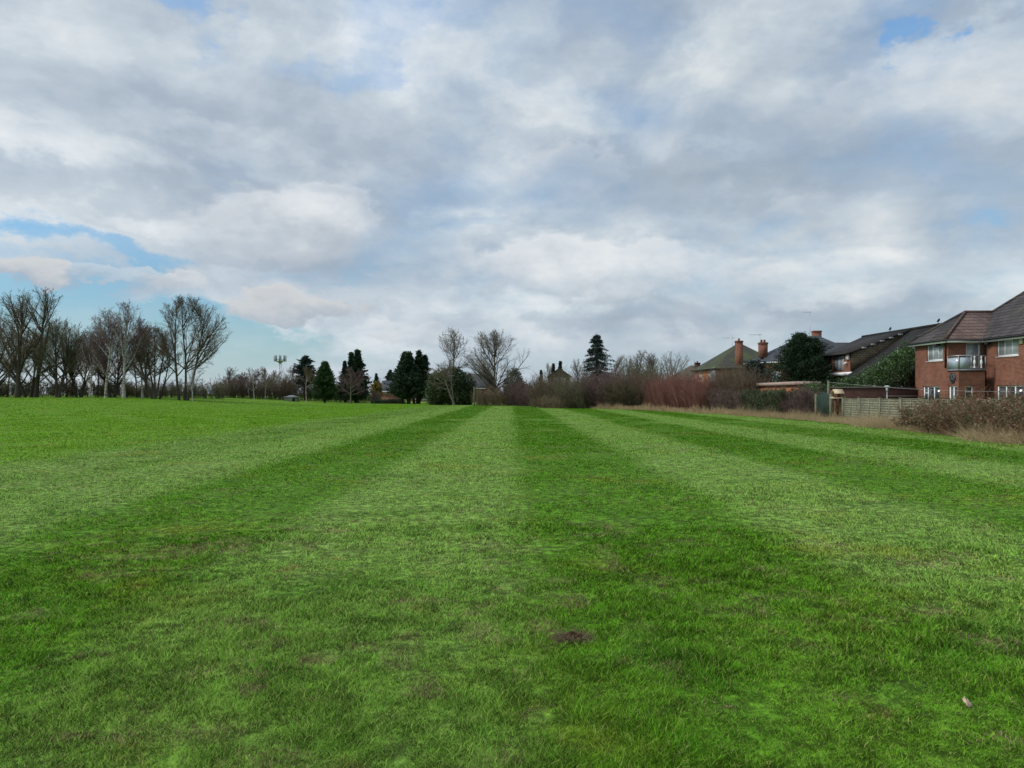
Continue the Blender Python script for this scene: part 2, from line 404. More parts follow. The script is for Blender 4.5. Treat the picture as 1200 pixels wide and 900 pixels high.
M['leaf_ivy'] = leafy('ivy_leaves', [(.0, (.014, .032, .010)), (.5, (.035, .065, .018)), (1.0, (.12, .16, .06))], .45, .15, .45)
M['leaf_ivy_bright'] = leafy('ivy_bush_leaves', [(.0, (.012, .036, .010)), (.45, (.03, .078, .018)), (.8, (.09, .16, .04)), (1.0, (.22, .27, .12))], .45, .15, .45, 1.4)
M['leaf_hedge'] = leafy('hedge_leaves', [(.0, (.012, .030, .012)), (.6, (.032, .065, .020)), (1.0, (.085, .13, .045))], .5, .1)
M['leaf_bramble'] = leafy('bramble_leaves', [(.0, (.03, .055, .02)), (.38, (.075, .115, .045)), (.52, (.12, .12, .06)), (.70, (.20, .10, .06)), (1.0, (.36, .27, .17))], .55, .2, .35, 1.5)
M['leaf_gold'] = leafy('golden_leaves', [(.0, (.17, .12, .03)), (1.0, (.34, .25, .08))], .7, .2)
M['straw'] = leafy('dry_grass_stems', [(.0, (.30, .21, .11)), (.5, (.52, .40, .23)), (1.0, (.74, .61, .41))], .85, .2, .15, 1.2)
M['mud'] = varied('dark_soil', (.035, .020, .011), (.10, .060, .032), 20, .95, .6)
M['dead_leaf'] = varied('dry_leaf', (.55, .38, .26), (.72, .52, .38), 40, .8)

# grass: one colour recipe shared by the ground sheet and the blades
def grass_group():
    ng = bpy.data.node_groups.new('grass_colour', 'ShaderNodeTree')
    ng.interface.new_socket('Position', in_out='INPUT', socket_type='NodeSocketVector')
    ng.interface.new_socket('Random', in_out='INPUT', socket_type='NodeSocketFloat')
    ng.interface.new_socket('Dead', in_out='INPUT', socket_type='NodeSocketFloat')
    ng.interface.new_socket('Color', in_out='OUTPUT', socket_type='NodeSocketColor')
    g = NT(ng); gi = g.new('NodeGroupInput'); go = g.new('NodeGroupOutput')
    pos, rnd, dead = gi.outputs[0], gi.outputs[1], gi.outputs[2]
    s = g.new('ShaderNodeSeparateXYZ'); g.l.new(pos, s.inputs[0]); x, y = s.outputs[0], s.outputs[1]
    wob = g.noise(pos, .35, 5, .65); wob2 = g.noise(pos, 1.6, 4, .6)
    xw = g.m('ADD', x, g.m('MULTIPLY', g.m('SUBTRACT', wob, .5), .9))
    xw = g.m('ADD', xw, g.m('MULTIPLY', g.m('SUBTRACT', wob2, .5), .4))
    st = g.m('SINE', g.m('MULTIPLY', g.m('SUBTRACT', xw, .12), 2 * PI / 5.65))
    st = g.m('ADD', g.m('MULTIPLY', st, 1.6), .5, clamp=True)          # 1 = dark stripe; pale undersides and light off leaning blades painted as colour
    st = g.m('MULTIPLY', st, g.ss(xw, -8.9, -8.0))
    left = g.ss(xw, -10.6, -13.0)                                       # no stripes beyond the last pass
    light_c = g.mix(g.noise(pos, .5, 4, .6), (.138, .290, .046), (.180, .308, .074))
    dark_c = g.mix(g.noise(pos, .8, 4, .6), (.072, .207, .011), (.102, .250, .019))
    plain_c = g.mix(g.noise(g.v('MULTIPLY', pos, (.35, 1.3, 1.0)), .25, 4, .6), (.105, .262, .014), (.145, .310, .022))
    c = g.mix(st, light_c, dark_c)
    near = g.ss(g.m('ADD', y, g.m('MULTIPLY', g.m('SUBTRACT', wob, .5), 8.0)), 9.0, 3.0)                                            # rough unstriped patch
    rough_c = g.mix(g.ss(g.noise(pos, .7, 5, .65), .4, .6), (.070, .192, .011), (.122, .240, .026))
    c = g.mix(g.m('MULTIPLY', near, .45), c, rough_c)
    c = g.mix(left, c, plain_c)
    # blotches: yellowish, lush, and thin ground showing straw
    b1 = g.ss(g.noise(pos, .42, 6, .65), .52, .70, 0.0, .55); c = g.mix(b1, c, (.19, .22, .030))
    b2 = g.ss(g.noise(g.v('ADD', pos, (31, 7, 2)), 1.1, 5, .6), .52, .68, 0.0, .55); c = g.mix(b2, c, (.055, .165, .014))
    b3 = g.ss(g.noise(g.v('ADD', pos, (3, 57, 2)), 2.3, 5, .7), .60, .74, 0.0, .55); c = g.mix(b3, c, (.24, .20, .07))
    bump = g.ss(rnd, 0.1, .9, .34, 2.15)
    c = g.v('SCALE', c, bump)
    c = g.mix(g.ss(rnd, .93, .99, 0.0, .85), c, (.42, .36, .17))
    c = g.mix(1.0, c, (1.12, 1.03, .95), 'MULTIPLY')
    c = g.mix(dead, c, g.mix(rnd, (.085, .058, .03), (.52, .40, .23)))
    g.l.new(c, go.inputs[0])
    return ng
GG = grass_group()
def _ground(g, p, m):
    pos = g.new('ShaderNodeNewGeometry').outputs['Position']
    n = g.noise(pos, 9.0, 6, .75)
    q = g.new('ShaderNodeGroup', node_tree=GG)
    g.l.new(pos, q.inputs[0]); g.l.new(g.ss(n, .25, .8, .0, .85), q.inputs[1]); q.inputs[2].default_value = 0
    dirt = g.mix(g.ss(g.noise(pos, 3.0, 5, .6), .4, .75, 0.1, .5), q.outputs[0], (.045, .040, .018))
    dist = g.new('ShaderNodeSeparateXYZ'); g.l.new(pos, dist.inputs[0])
    g.l.new(dirt, p.inputs['Base Color'])
    bn = g.new('ShaderNodeBump', i={'Height': g.noise(pos, 14.0, 5, .75), 'Strength': .6, 'Distance': .04}); g.l.new(bn.outputs[0], p.inputs['Normal'])
M['ground'] = mat('turf', (.06, .15, .02), .9, _ground, .1)
def _blade(g, p, m):
    pos = g.new('ShaderNodeNewGeometry').outputs['Position']
    q = g.new('ShaderNodeGroup', node_tree=GG)
    g.l.new(pos, q.inputs[0])
    g.l.new(g.new('ShaderNodeAttribute', attribute_name='rnd').outputs['Fac'], q.inputs[1])
    g.l.new(g.new('ShaderNodeAttribute', attribute_name='dead').outputs['Fac'], q.inputs[2])
    g.l.new(q.outputs[0], p.inputs['Base Color'])
    tr = g.new('ShaderNodeBsdfTranslucent'); g.l.new(q.outputs[0], tr.inputs[0])
    mx = g.new('ShaderNodeMixShader'); mx.inputs[0].default_value = .3
    g.l.new(p.outputs[0], mx.inputs[1]); g.l.new(tr.outputs[0], mx.inputs[2])
    g.l.new(mx.outputs[0], m.node_tree.nodes['Material Output'].inputs[0])
M['blade'] = mat('grass_blades', (.06, .15, .02), .7, _blade, .08)

def X(px, Y): return (px - 600) / F * Y
def Z(py, Y): return EYE + (HOR - py) / F * Y

# ------------------------------------------------------------------ ground
xs = np.unique(np.concatenate([np.arange(-24, 24.01, .5), np.arange(-90, 90.1, 3), np.linspace(-1500, 1500, 41)]))
ys = np.unique(np.concatenate([np.arange(-4, 40.01, .5), np.arange(-40, 200.1, 4), np.linspace(-200, 3000, 41)]))
gx, gy = np.meshgrid(xs, ys)
gv = np.stack([gx, gy, gz(gx, gy)], -1).reshape(-1, 3)
nx, ny = len(xs), len(ys)
ii = (np.arange(ny - 1)[:, None] * nx + np.arange(nx - 1)[None]).ravel()
gf = np.stack([ii, ii + 1, ii + 1 + nx, ii + nx], 1)
ground = link('ground', fast_mesh('ground', gv, [gf], smooth=True), M['ground']); tag(ground, kind='structure')

def edge_x(y):
    """x of the field's right-hand edge"""
    return np.interp(y, [0, 20, 24, 35, 45, 60, 75, 90, 120], [15.6, 16.1, 16.2, 17.2, 17.6, 16.6, 12.6, 6.0, 2.0])
def far_y(x):
    """y of the field's far edge"""
    return np.interp(x, [-120, -69, -42, -36, -27, -5, 5, 20], [100, 100, 110, 125, 130, 106, 88, 75])

SPOTS = [(668, 752, .10, 1.0), (655, 700, .15, .8), (470, 708, .13, .7), (505, 708, .14, .8), (555, 723, .09, .7), (320, 607, .40, .55), (165, 650, .5, .5), (120, 672, .3, .5),
         (35, 722, .16, .75), (1085, 662, .32, .8), (1130, 655, .3, .6), (1182, 682, .16, .8), (1090, 722, .2, .7), (905, 672, .3, .5), (800, 640, .3, .5), (770, 685, .2, .6),
         (290, 815, .10, .7), (310, 760, .16, .7), (590, 755, .12, .6), (630, 838, .12, .7), (975, 640, .25, .5), (1020, 730, .15, .5), (825, 830, .15, .4), (950, 760, .15, .4),
         (210, 870, .08, .6), (375, 675, .3, .45), (400, 650, .3, .35), (520, 662, .2, .5), (985, 820, .12, .4), (1178, 870, .1, .6), (615, 790, .1, .6), (140, 870, .1, .5), (80, 868, .07, .5),
         (235, 545, .8, .7), (60, 547, 1.4, .45), (640, 590, .5, .3), (750, 560, .8, .3), (1180, 760, .15, .5), (930, 600, .5, .4), (270, 730, .2, .5), (100, 770, .13, .5), (690, 560, .5, .3)]
def grass():
    n1, n2 = 560000, 700000
    def scatter(n, d0, d1):
        d = np.exp(rng.uniform(np.log(d0), np.log(d1), n)); a = rng.uniform(R(-43), R(43), n)
        return d * np.sin(a), d * np.cos(a), d
    def vn(x, y, s, seed):
        """cheap smooth value noise"""
        r = np.random.default_rng(seed).random((256, 256)); u, v = x / s, y / s
        i, j = np.floor(u).astype(int), np.floor(v).astype(int); fu, fv = u - i, v - j
        fu = fu * fu * (3 - 2 * fu); fv = fv * fv * (3 - 2 * fv); q = lambda a, b: r[a % 256, b % 256]
        return (q(i, j) * (1 - fu) + q(i + 1, j) * fu) * (1 - fv) + (q(i, j + 1) * (1 - fu) + q(i + 1, j + 1) * fu) * fv
    Vs = []; Fs = []; rnds = []; deads = []; off = 0
    for part, (n, d0, d1) in enumerate(((n1, 2.2, 9.0), (n2, 9.0, 118.0))):
        x, y, d = scatter(n, d0, d1)
        keep = (x < edge_x(y) + .3) & (y < far_y(x) + .3); x, y, d = x[keep], y[keep], d[keep]; n = len(x)
        dvy = EYE * F / (751 - HOR); dvx = X(671, dvy); keep = (((x - dvx) / .065) ** 2 + ((y - dvy) / .06) ** 2 > 1); x, y, d = x[keep], y[keep], d[keep]; n = len(x)
        tuft = .6 * vn(x, y, .16, 1) + .4 * vn(x, y, .55, 2)
        patch = vn(x, y, 1.7, 3)
        h = (.010 + .044 * tuft * (.5 + patch)) * rng.uniform(.6, 1.25, n)
        w = np.clip(.0034 * d / 3.6 * np.interp(d, [6, 10], [1, 1.25]), .0026, .07) * rng.uniform(.7, 1.3, n)
        h = h * np.clip(1 + (d - 15) / 120, 1, 1.6)
        dead = np.zeros(n)
        for px, py, r, s in SPOTS:
            cy = EYE * F / (py - HOR); cx = X(px, cy)
            q = np.exp(-(((x - cx) / r) ** 2 + ((y - cy) / (r * .8)) ** 2) * 1.3)
            q = np.clip(q * (.3 + 2.0 * vn(x, y, .07, 11)), 0, 1); dead = np.maximum(dead, (rng.random(n) < q * s * 1.3) * rng.uniform(.7, 1.0, n))
        sp = vn(x, y, .23, 21) * vn(x, y, 1.1, 22)
        dead = np.maximum(dead, (rng.random(n) < np.clip((sp - .36) * 4, 0, .8) * np.clip(20 / d, .2, 1)) * .85)
        h = h * (1 - .35 * (dead > .3))
        th = rng.uniform(0, 2 * PI, n) + .9 * (vn(x, y, .35, 5) - .5)
        lean = rng.uniform(.25, 1.6, n) * h
        sg = np.sin((x - .12) * 2 * PI / 5.65)
        dx = np.cos(th) * lean; dy = np.sin(th) * lean - np.clip(sg * 2, -1, 1) * .45 * h * (x > -11.5) * (y > 6)
        az = rng.uniform(0, PI, n); wx, wy = np.cos(az) * w / 2, np.sin(az) * w / 2
        far = d > 20; wx = np.where(far, w / 2, wx); wy = np.where(far, 0, wy)
        z = gz(x, y) - .008
        rn = np.clip(.45 + .30 * rng.standard_normal(n) + .5 * (vn(x, y, .12, 8) - .5), 0, 1)
        rn = .5 + (rn - .5) * np.clip(14 / d, .3, 1); rn = np.where(rng.random(n) < .07 * np.clip(12 / d, .15, 1), .97, np.minimum(rn, .92))
        B0 = np.stack([x - wx, y - wy, z], 1); B1 = np.stack([x + wx, y + wy, z], 1)
        T = np.stack([x + dx, y + dy, z + h], 1)
        if part == 0:
            mxx, myy = x + dx * .38, y + dy * .38; zz = z + h * .62
            M0 = np.stack([mxx - wx * .8, myy - wy * .8, zz], 1); M1 = np.stack([mxx + wx * .8, myy + wy * .8, zz], 1)
            V = np.stack([B0, B1, M0, M1, T], 1).reshape(-1, 3); k = 5
            f = np.array([[0, 1, 3], [0, 3, 2], [2, 3, 4]])
        else:
            V = np.stack([B0, B1, T], 1).reshape(-1, 3); k = 3; f = np.array([[0, 1, 2]])
        Fs.append((f[None] + (np.arange(n) * k)[:, None, None]).reshape(-1, 3) + off)
        Vs.append(V); off += len(V); rnds.append(np.repeat(rn, k)); deads.append(np.repeat(dead, k))
    me = fast_mesh('grass', np.concatenate(Vs), [np.concatenate(Fs)], {'rnd': np.concatenate(rnds), 'dead': np.concatenate(deads)})
    tag(link('grass', me, M['blade']), 'short mown green grass with pale and dark mowing stripes across the field', 'grass', kind='stuff')
grass()

# ------------------------------------------------------------------ plants
def grow(P, D, L, Rr, nseg, wander, up, rg):
    """polylines for N branches at once: points (N, nseg+1, 3), radii"""
    N = len(P); pts = [P]; d = unit(D)
    for k in range(nseg):
        d = unit(d + rg.standard_normal((N, 3)) * wander + np.array([0, 0, up]))
        pts.append(pts[-1] + d * (L / nseg)[:, None])
    pts = np.stack(pts, 1); t = np.linspace(0, 1, nseg + 1)
    return pts, Rr[:, None] * (1 - .72 * t)[None]
def kids(pts, rad, L, n, t0, ang, ratio, rr, rg, tpow=1.0, taper=.55):
    """children on every branch"""
    N, S = pts.shape[0], pts.shape[1] - 1
    t = (np.linspace(0, .999, n)[None] * np.ones((N, 1)) + rg.uniform(-.5, .5, (N, n)) / n); t = np.clip(t, 0, .995) ** tpow
    t = t0 + (1 - t0) * t; t = np.clip(t, 0, .999)
    i = np.floor(t * S).astype(int); f = t * S - i; r = np.arange(N)[:, None]
    p = pts[r, i] * (1 - f[..., None]) + pts[r, i + 1] * f[..., None]
    d = unit(pts[r, i + 1] - pts[r, i])
    q = unit(np.cross(d, rg.standard_normal((N, n, 3))))
    a = R(ang) * rg.uniform(.65, 1.3, (N, n))[..., None]
    dd = d * np.cos(a) + q * np.sin(a)
    l = L[:, None] * ratio * (1 - taper * t) * rg.uniform(.6, 1.25, (N, n))
    ra = rad[r, i] * rr
    return p.reshape(-1, 3), dd.reshape(-1, 3), l.ravel(), np.minimum(ra.ravel(), rad[r, i].ravel() * .9)
def poly_tubes(pts, rad, sides, rg):
    N, S, _ = pts.shape
    P0 = pts[:, :-1].reshape(-1, 3); P1 = pts[:, 1:].reshape(-1, 3)
    V, Fa = tubes(P0, P1, rad[:, :-1].ravel(), rad[:, 1:].ravel(), sides)
    return V, Fa, np.repeat(np.repeat(rg.random(N), S - 1), 2 * sides)

def bare_tree(name, x0, x1, ytop, Y, label, cat='tree', stems=((0, 0),), tl=.85, base_px=None, clear=.2, ang=45, n=(18, 9, 7), up=.10, twig='twig_brown', bark='bark',
              seed=1, group=None, rr=.02, ratio=.5, tpow=.8, twr=.008, wander=.05, taper=.55, zg=None, droop=0.0, l4=8):
    """leafless tree whose crown spans photo columns x0..x1 and reaches row ytop at distance Y"""
    rg = np.random.default_rng(seed)
    W = (x1 - x0) / F * Y; bx = X(base_px if base_px is not None else (x0 + x1) / 2, Y)
    g0 = float(gz(bx, Y)) if zg is None else zg; H = Z(ytop, Y) - g0
    ns = len(stems)
    al, ar = max(bx - X(x0, Y), .4), max(X(x1, Y) - bx, .4); hy = W / 2; al *= 1.17; ar *= 1.17; zlow = clear * H * .75; zc = zlow + (H - zlow) * .48
    def limit(P, D, L, slack=.07):
        # a crown ends at its own domed outline: shorten what would leave it
        lim = 1 + rg.normal(0, slack, len(P)); k = np.ones(len(P))
        for _ in range(7):
            q = P + D * (L * k)[:, None]; hx = np.where(q[:, 0] < 0, al, ar); w = (q[:, 2] - zc) / np.where(q[:, 2] > zc, H - zc, zc - zlow)
            r = np.sqrt((q[:, 0] / hx) ** 2 + (q[:, 1] / hy) ** 2 + w ** 2); k = np.where(r > lim, k * .80, k)
        return L * k
    P = np.array([[s_[0] * W * .04, rg.uniform(-.1, .1) * ns, 0] for s_ in stems], float); D = unit(np.array([[s_[1], rg.uniform(-.12, .12), 1.] for s_ in stems]))
    L = limit(P, D, np.full(ns, H * tl) * rg.uniform(.94, 1.0, ns), 0); Rr = np.full(ns, H * rr)
    p0, r0 = grow(P, D, L, Rr, 8, .035, .05, rg)
    m = n[0]; s_ = np.sort(rg.random((ns, m)), 1) ** tpow; t = clear + (.97 - clear) * s_; it = np.floor(t * 8).astype(int); ft = (t * 8 - it)[..., None]; rr_ = np.arange(ns)[:, None]
    st = p0[rr_, it] * (1 - ft) + p0[rr_, it + 1] * ft
    th = rg.uniform(0, 2 * PI, (ns, m))
    if ns > 1:
        side = np.array([np.arctan2(0.01, q[1] if abs(q[1]) > .02 else q[0] + 1e-3) for q in stems])[:, None]
        th = side + rg.normal(0, 1.15, (ns, m))
    ph = np.clip((1 - s_) * R(98) + rg.normal(0, .16, (ns, m)), 0, R(110)); cz = np.cos(ph)
    tx = np.sin(ph) * np.cos(th); tg = np.stack([np.where(tx < 0, tx * al, tx * ar), np.sin(ph) * np.sin(th) * hy, zc + cz * np.where(cz > 0, H - zc, zc - zlow)], -1)
    tg[..., 2] = np.maximum(tg[..., 2], st[..., 2] + .18 * np.hypot(tg[..., 0] - st[..., 0], tg[..., 1] - st[..., 1]))
    dv = (tg - st).reshape(-1, 3); L1 = np.linalg.norm(dv, axis=1); D1 = unit(dv); D1[:, 2] -= .22 * (1 - D1[:, 2]); D1 = unit(D1)
    L1 = np.maximum(L1 * rg.uniform(.72, 1.0, len(L1)), .06 * H)
    R1 = np.minimum(r0[rr_, it].ravel() * .6, L1 * .022 + .01)
    p1, r1 = grow(st.reshape(-1, 3), D1, L1 * 1.06, R1, 6, wander, up * .38, rg)
    b = kids(p1, r1, L1, n[1], .18, 42, .52, .5, rg); b2 = limit(b[0], b[1], b[2]); p2, r2 = grow(b[0], b[1], b2, b[3], 4, wander, up * .5 - droop * .3, rg)
    c = kids(p2, r2, np.maximum(b2, .05 * H), n[2], .12, 36, .55, .6, rg); c2 = limit(c[0], c[1], c[2])
    p3, r3 = grow(c[0], c[1], c2, np.maximum(c[3], twr), 3, wander * 1.3, up * .3 - droop, rg)
    e = kids(p3, r3, np.maximum(c2, .025 * H), l4, .1, 36, .6, .7, rg)
    p4, r4 = grow(e[0], e[1], limit(e[0], e[1], e[2]), np.full(len(e[0]), twr * .75), 2, .12, -droop, rg)
    T = root(name, bx, Y, g0, label, cat, group)
    p0[:, 0, 2] -= .15
    r0 = r0.copy(); r0[:, 0] *= 1.35
    V, Fs, A = merge([poly_tubes(p0, r0, 8, rg), poly_tubes(p1, r1, 5, rg)])
    link('trunk', fast_mesh('trunk', V, Fs, {'rnd': A}, True), M[bark], T)
    V, Fs, A = merge([poly_tubes(p2, np.maximum(r2, twr), 4, rg), poly_tubes(p3, r3, 3, rg), poly_tubes(p4, r4, 3, rg)])
    link('crown', fast_mesh('crown', V, Fs, {'rnd': A}), M[twig], T)
    return T

def cards(P, size, rg, flat=.0, aspect=.55, N=None):
    """one small leaf-shaped face (diamond) per point"""
    n = len(P); d = unit(rg.standard_normal((n, 3)) * np.array([1, 1, 1 - flat]))
    if N is not None: d = unit(d * .8 + N)
    e = unit(np.cross(d, rg.standard_normal((n, 3)))); s = size * rg.uniform(.6, 1.35, n)[:, None]
    f = np.cross(d, e)
    V = np.stack([P - d * s * .5, P + e * s * aspect * .5 + f * s * .08, P + d * s * .5, P - e * s * aspect * .5 + f * s * .08], 1).reshape(-1, 3)
    return V, np.arange(4 * n).reshape(n, 4), np.repeat(rg.random(n), 4)

def evergreen(name, x0, x1, ytop, Y, label, leaf='leaf_dark', seed=1, profile='cone', tops=1, nb=420, leaves=58, size=.2, base_px=None, clear=.06, group=None, rise=.25, cat='conifer', depth=None, zg=None,
              gap=.0, bark='bark', wide=1.32):
    """evergreen crown made of leafy sprays on real branches, spanning columns x0..x1"""
    rg = np.random.default_rng(seed)
    Wd = (x1 - x0) / F * Y; cx = X((x0 + x1) / 2, Y) if base_px is None else X(base_px, Y)
    g0 = float(gz(cx, Y)) if zg is None else zg; H = Z(ytop, Y) - g0
    dy = depth or Wd
    T = root(name, cx, Y, g0, label, cat, group)
    stems = [(0., 0., 1.)] if tops == 1 else [((k / (tops - 1) - .5) * Wd * .42 + rg.uniform(-.1, .1) * Wd, rg.uniform(-.12, .12) * dy, 1 - .10 * abs(k - (tops - 1) / 2) * rg.uniform(.3, 1.4)) for k in range(tops)]
    if tops > 1: stems[rg.integers(0, tops)] = (stems[tops // 2][0], 0, 1.0)
    tr = MB()
    Ps = []; Ns = []; B0 = []; B1 = []
    for sx, sy, sh in stems:
        h = H * sh
        tr.tube([(cx + sx * .25, Y + sy, g0 - .15), (cx + sx * .8, Y + sy, g0 + h * .5), (cx + sx, Y + sy, g0 + h * .97)], [.028 * H, .018 * H, .015])
        nbs = nb // tops; t = np.sort(rg.random(nbs)) ** .85; t = clear + (1 - clear) * t
        if gap: t = np.round(t * 15) / 15 + rg.normal(0, .016, nbs); t = np.clip(t, clear, .995)
        az = rg.uniform(0, 2 * PI, nbs)
        if profile == 'cone': rad = (1 - t) ** .75 * .98 + .02
        elif profile == 'holly': rad = np.clip((1 - t) * 1.7, .03, 1) ** .6 * np.clip(t / .2, .7, 1)
        elif profile == 'cypress': rad = np.clip(t / .15, .8, 1) * np.clip((1 - t) / .78, 0.0, 1) ** 1.0 + .02
        elif profile == 'column': rad = np.clip((1 - t) * 3.2, 0.04, 1) ** .55
        elif profile == 'egg': rad = np.sqrt(np.clip(1 - ((t - .42) / .6) ** 2, 0.02, 1))
        elif profile == 'spruce': rad = np.clip((1 - t) * 1.15 + .03, 0, 1) ** .62
        else: rad = np.sqrt(np.clip(1 - ((t - .5) / .52) ** 2, 0.03, 1))
        wob = 1 + .20 * np.sin(3 * az + seed + 5 * t) + .10 * np.sin(7 * az - 11 * t + seed * 2)
        rad = rad * wob * rg.uniform(.6, 1.15, nbs)
        share = 1.0 if tops == 1 else .92
        ex = np.cos(az) * rad * Wd * wide * .5 * share; ey = np.sin(az) * rad * dy * wide * .5 * share
        z0 = g0 + t * h
        hl = np.hypot(ex, ey)
        zr = rise * hl * rg.uniform(.6, 1.4, nbs); zr = np.minimum(zr, g0 + h - z0 + .25)
        a = np.stack([cx + sx * (.4 + .6 * t) + 0 * ex, Y + sy + 0 * ex, z0 - .1 * zr], 1)
        b = a + np.stack([ex, ey, zr], 1)
        B0.append(a); B1.append(b)
        u = rg.random((nbs, leaves)) ** .55
        q = a[:, None] + (b - a)[:, None] * u[..., None]
        sp = (.035 * Wd + .07) * (1.15 - .75 * u)[..., None]
        q = q + rg.standard_normal(q.shape) * sp * np.array([1, 1, .45 if gap else .75])
        if gap: q[..., 2] -= .35 * u * .6
        q[..., 2] = np.maximum(q[..., 2], g0 + .02)
        Ps.append(q.reshape(-1, 3)); Ns.append(np.repeat(unit(b - a), leaves, 0))
    # spiky leaders
    for sx, sy, sh in stems:
        k = 60; u = rg.random(k); q = np.stack([cx + sx + rg.normal(0, .09, k) * (1 - u) * Wd * .4, Y + sy + rg.normal(0, .09, k), g0 + H * sh * (.93 + .08 * u)], 1)
        Ps.append(q); Ns.append(np.repeat([[0, 0, 1.]], k, 0))
    loc = np.array([cx, Y, g0])
    tr.build('trunk', M[bark], T)
    P = np.concatenate(Ps) - loc; N = np.concatenate(Ns)
    V, Fa, A = cards(P, size, rg, 0, .5, N * .9)
    b0 = np.concatenate(B0) - loc; b1 = np.concatenate(B1) - loc
    link('crown', fast_mesh('crown', V, [Fa], {'rnd': A}), M[leaf], T)
    Vb, Fb = tubes(b0, b1, np.full(len(b0), .035), np.full(len(b0), .01), 3)
    link('branches', fast_mesh('branches', Vb, [Fb]), M[bark], T)
    return T

def shrub(name, pts, label, cat='shrub', n=260, stem_h=1.0, twig='twig_brown', leaf=None, nleaf=0, lsize=.12, seed=1, group=None, fan=.55, kids_n=(8, 6), twr=.009, up=.05, bark=None, spread=.5, straight=.06, leafmask=None, lz=(0, 1), single=False):
    """bush or hedge run: pts = [(x, y, height, half depth), ...] along its length; stems fan out of the ground"""
    rg = np.random.default_rng(seed); pts = np.array(pts, float)
    s = rg.random(n) * (len(pts) - 1); i = np.minimum(s.astype(int), len(pts) - 2); f = s - i
    q = pts[i] * (1 - f[:, None]) + pts[i + 1] * f[:, None]
    loc = np.array([pts[:, 0].mean(), pts[:, 1].mean(), 0]); loc[2] = float(gz(loc[0], loc[1]))
    dirv = unit(np.array([pts[-1, 0] - pts[0, 0], pts[-1, 1] - pts[0, 1]])); nrm = np.array([-dirv[1], dirv[0]])
    lat = rg.uniform(-1, 1, n) * q[:, 3] * spread
    bx = q[:, 0] + nrm[0] * lat; by = q[:, 1] + nrm[1] * lat
    bz = gz(bx, by)
    out = (lat / np.maximum(q[:, 3] * spread, .01)) * fan
    D = np.stack([nrm[0] * out + rg.normal(0, fan * .45, n), nrm[1] * out + rg.normal(0, fan * .45, n), np.ones(n)], 1)
    hh = q[:, 2] * (1 + .16 * np.sin(s * 7 + seed) + .1 * np.sin(s * 17.0 + 2 * seed))
    D = unit(D)
    L = hh * stem_h * rg.uniform(.65, 1.05, n) * (.8 + .2 * D[:, 2]) 
    P = np.stack([bx, by, bz - .05], 1) - loc
    p0, r0 = grow(P, D, L, .012 + .008 * L * rg.random(n), 5, straight, up, rg)
    a = kids(p0, r0, L, kids_n[0], .12, 38, .42, .6, rg, .9)
    p1, r1 = grow(a[0], a[1], a[2], np.maximum(a[3], twr), 3, straight * 2, up, rg)
    b = kids(p1, r1, a[2], kids_n[1], .1, 40, .55, .7, rg)
    p2, r2 = grow(b[0], b[1], b[2], np.full(len(b[0]), twr * .8), 2, straight * 3, 0, rg)
    gmin = lambda p: np.concatenate([p[..., :2], np.maximum(p[..., 2:], -.03)], -1)
    p1, p2 = gmin(p1), gmin(p2)
    S1 = poly_tubes(p0, r0, 5, rg); S2 = poly_tubes(p1, r1, 3, rg); S3 = poly_tubes(p2, r2, 3, rg)
    if leaf and nleaf:
        allp = np.concatenate([p1[:, 1:].reshape(-1, 3), p2.reshape(-1, 3)])
        zmax = np.percentile(allp[:, 2], 98); sel = allp[(allp[:, 2] >= lz[0] * zmax) & (allp[:, 2] <= lz[1] * zmax * 1.05)]
        if leafmask:
            pxs = (sel[:, 0] + loc[0]); sel = sel[leafmask(pxs, sel[:, 1] + loc[1], sel[:, 2])]
        Q = sel[rg.integers(0, len(sel), nleaf)] + rg.normal(0, .06, (nleaf, 3))
        Lf = cards(Q, lsize, rg, .2, .6)
    T = root(name, *loc, label, cat, group)
    V, Fs, A = merge([S1, S2, S3]); link('stems', fast_mesh('stems', V, Fs, {'rnd': A}), M[twig], T)
    if leaf and nleaf: link('foliage', fast_mesh('foliage', Lf[0], [Lf[1]], {'rnd': Lf[2]}), M[leaf], T)
    return T

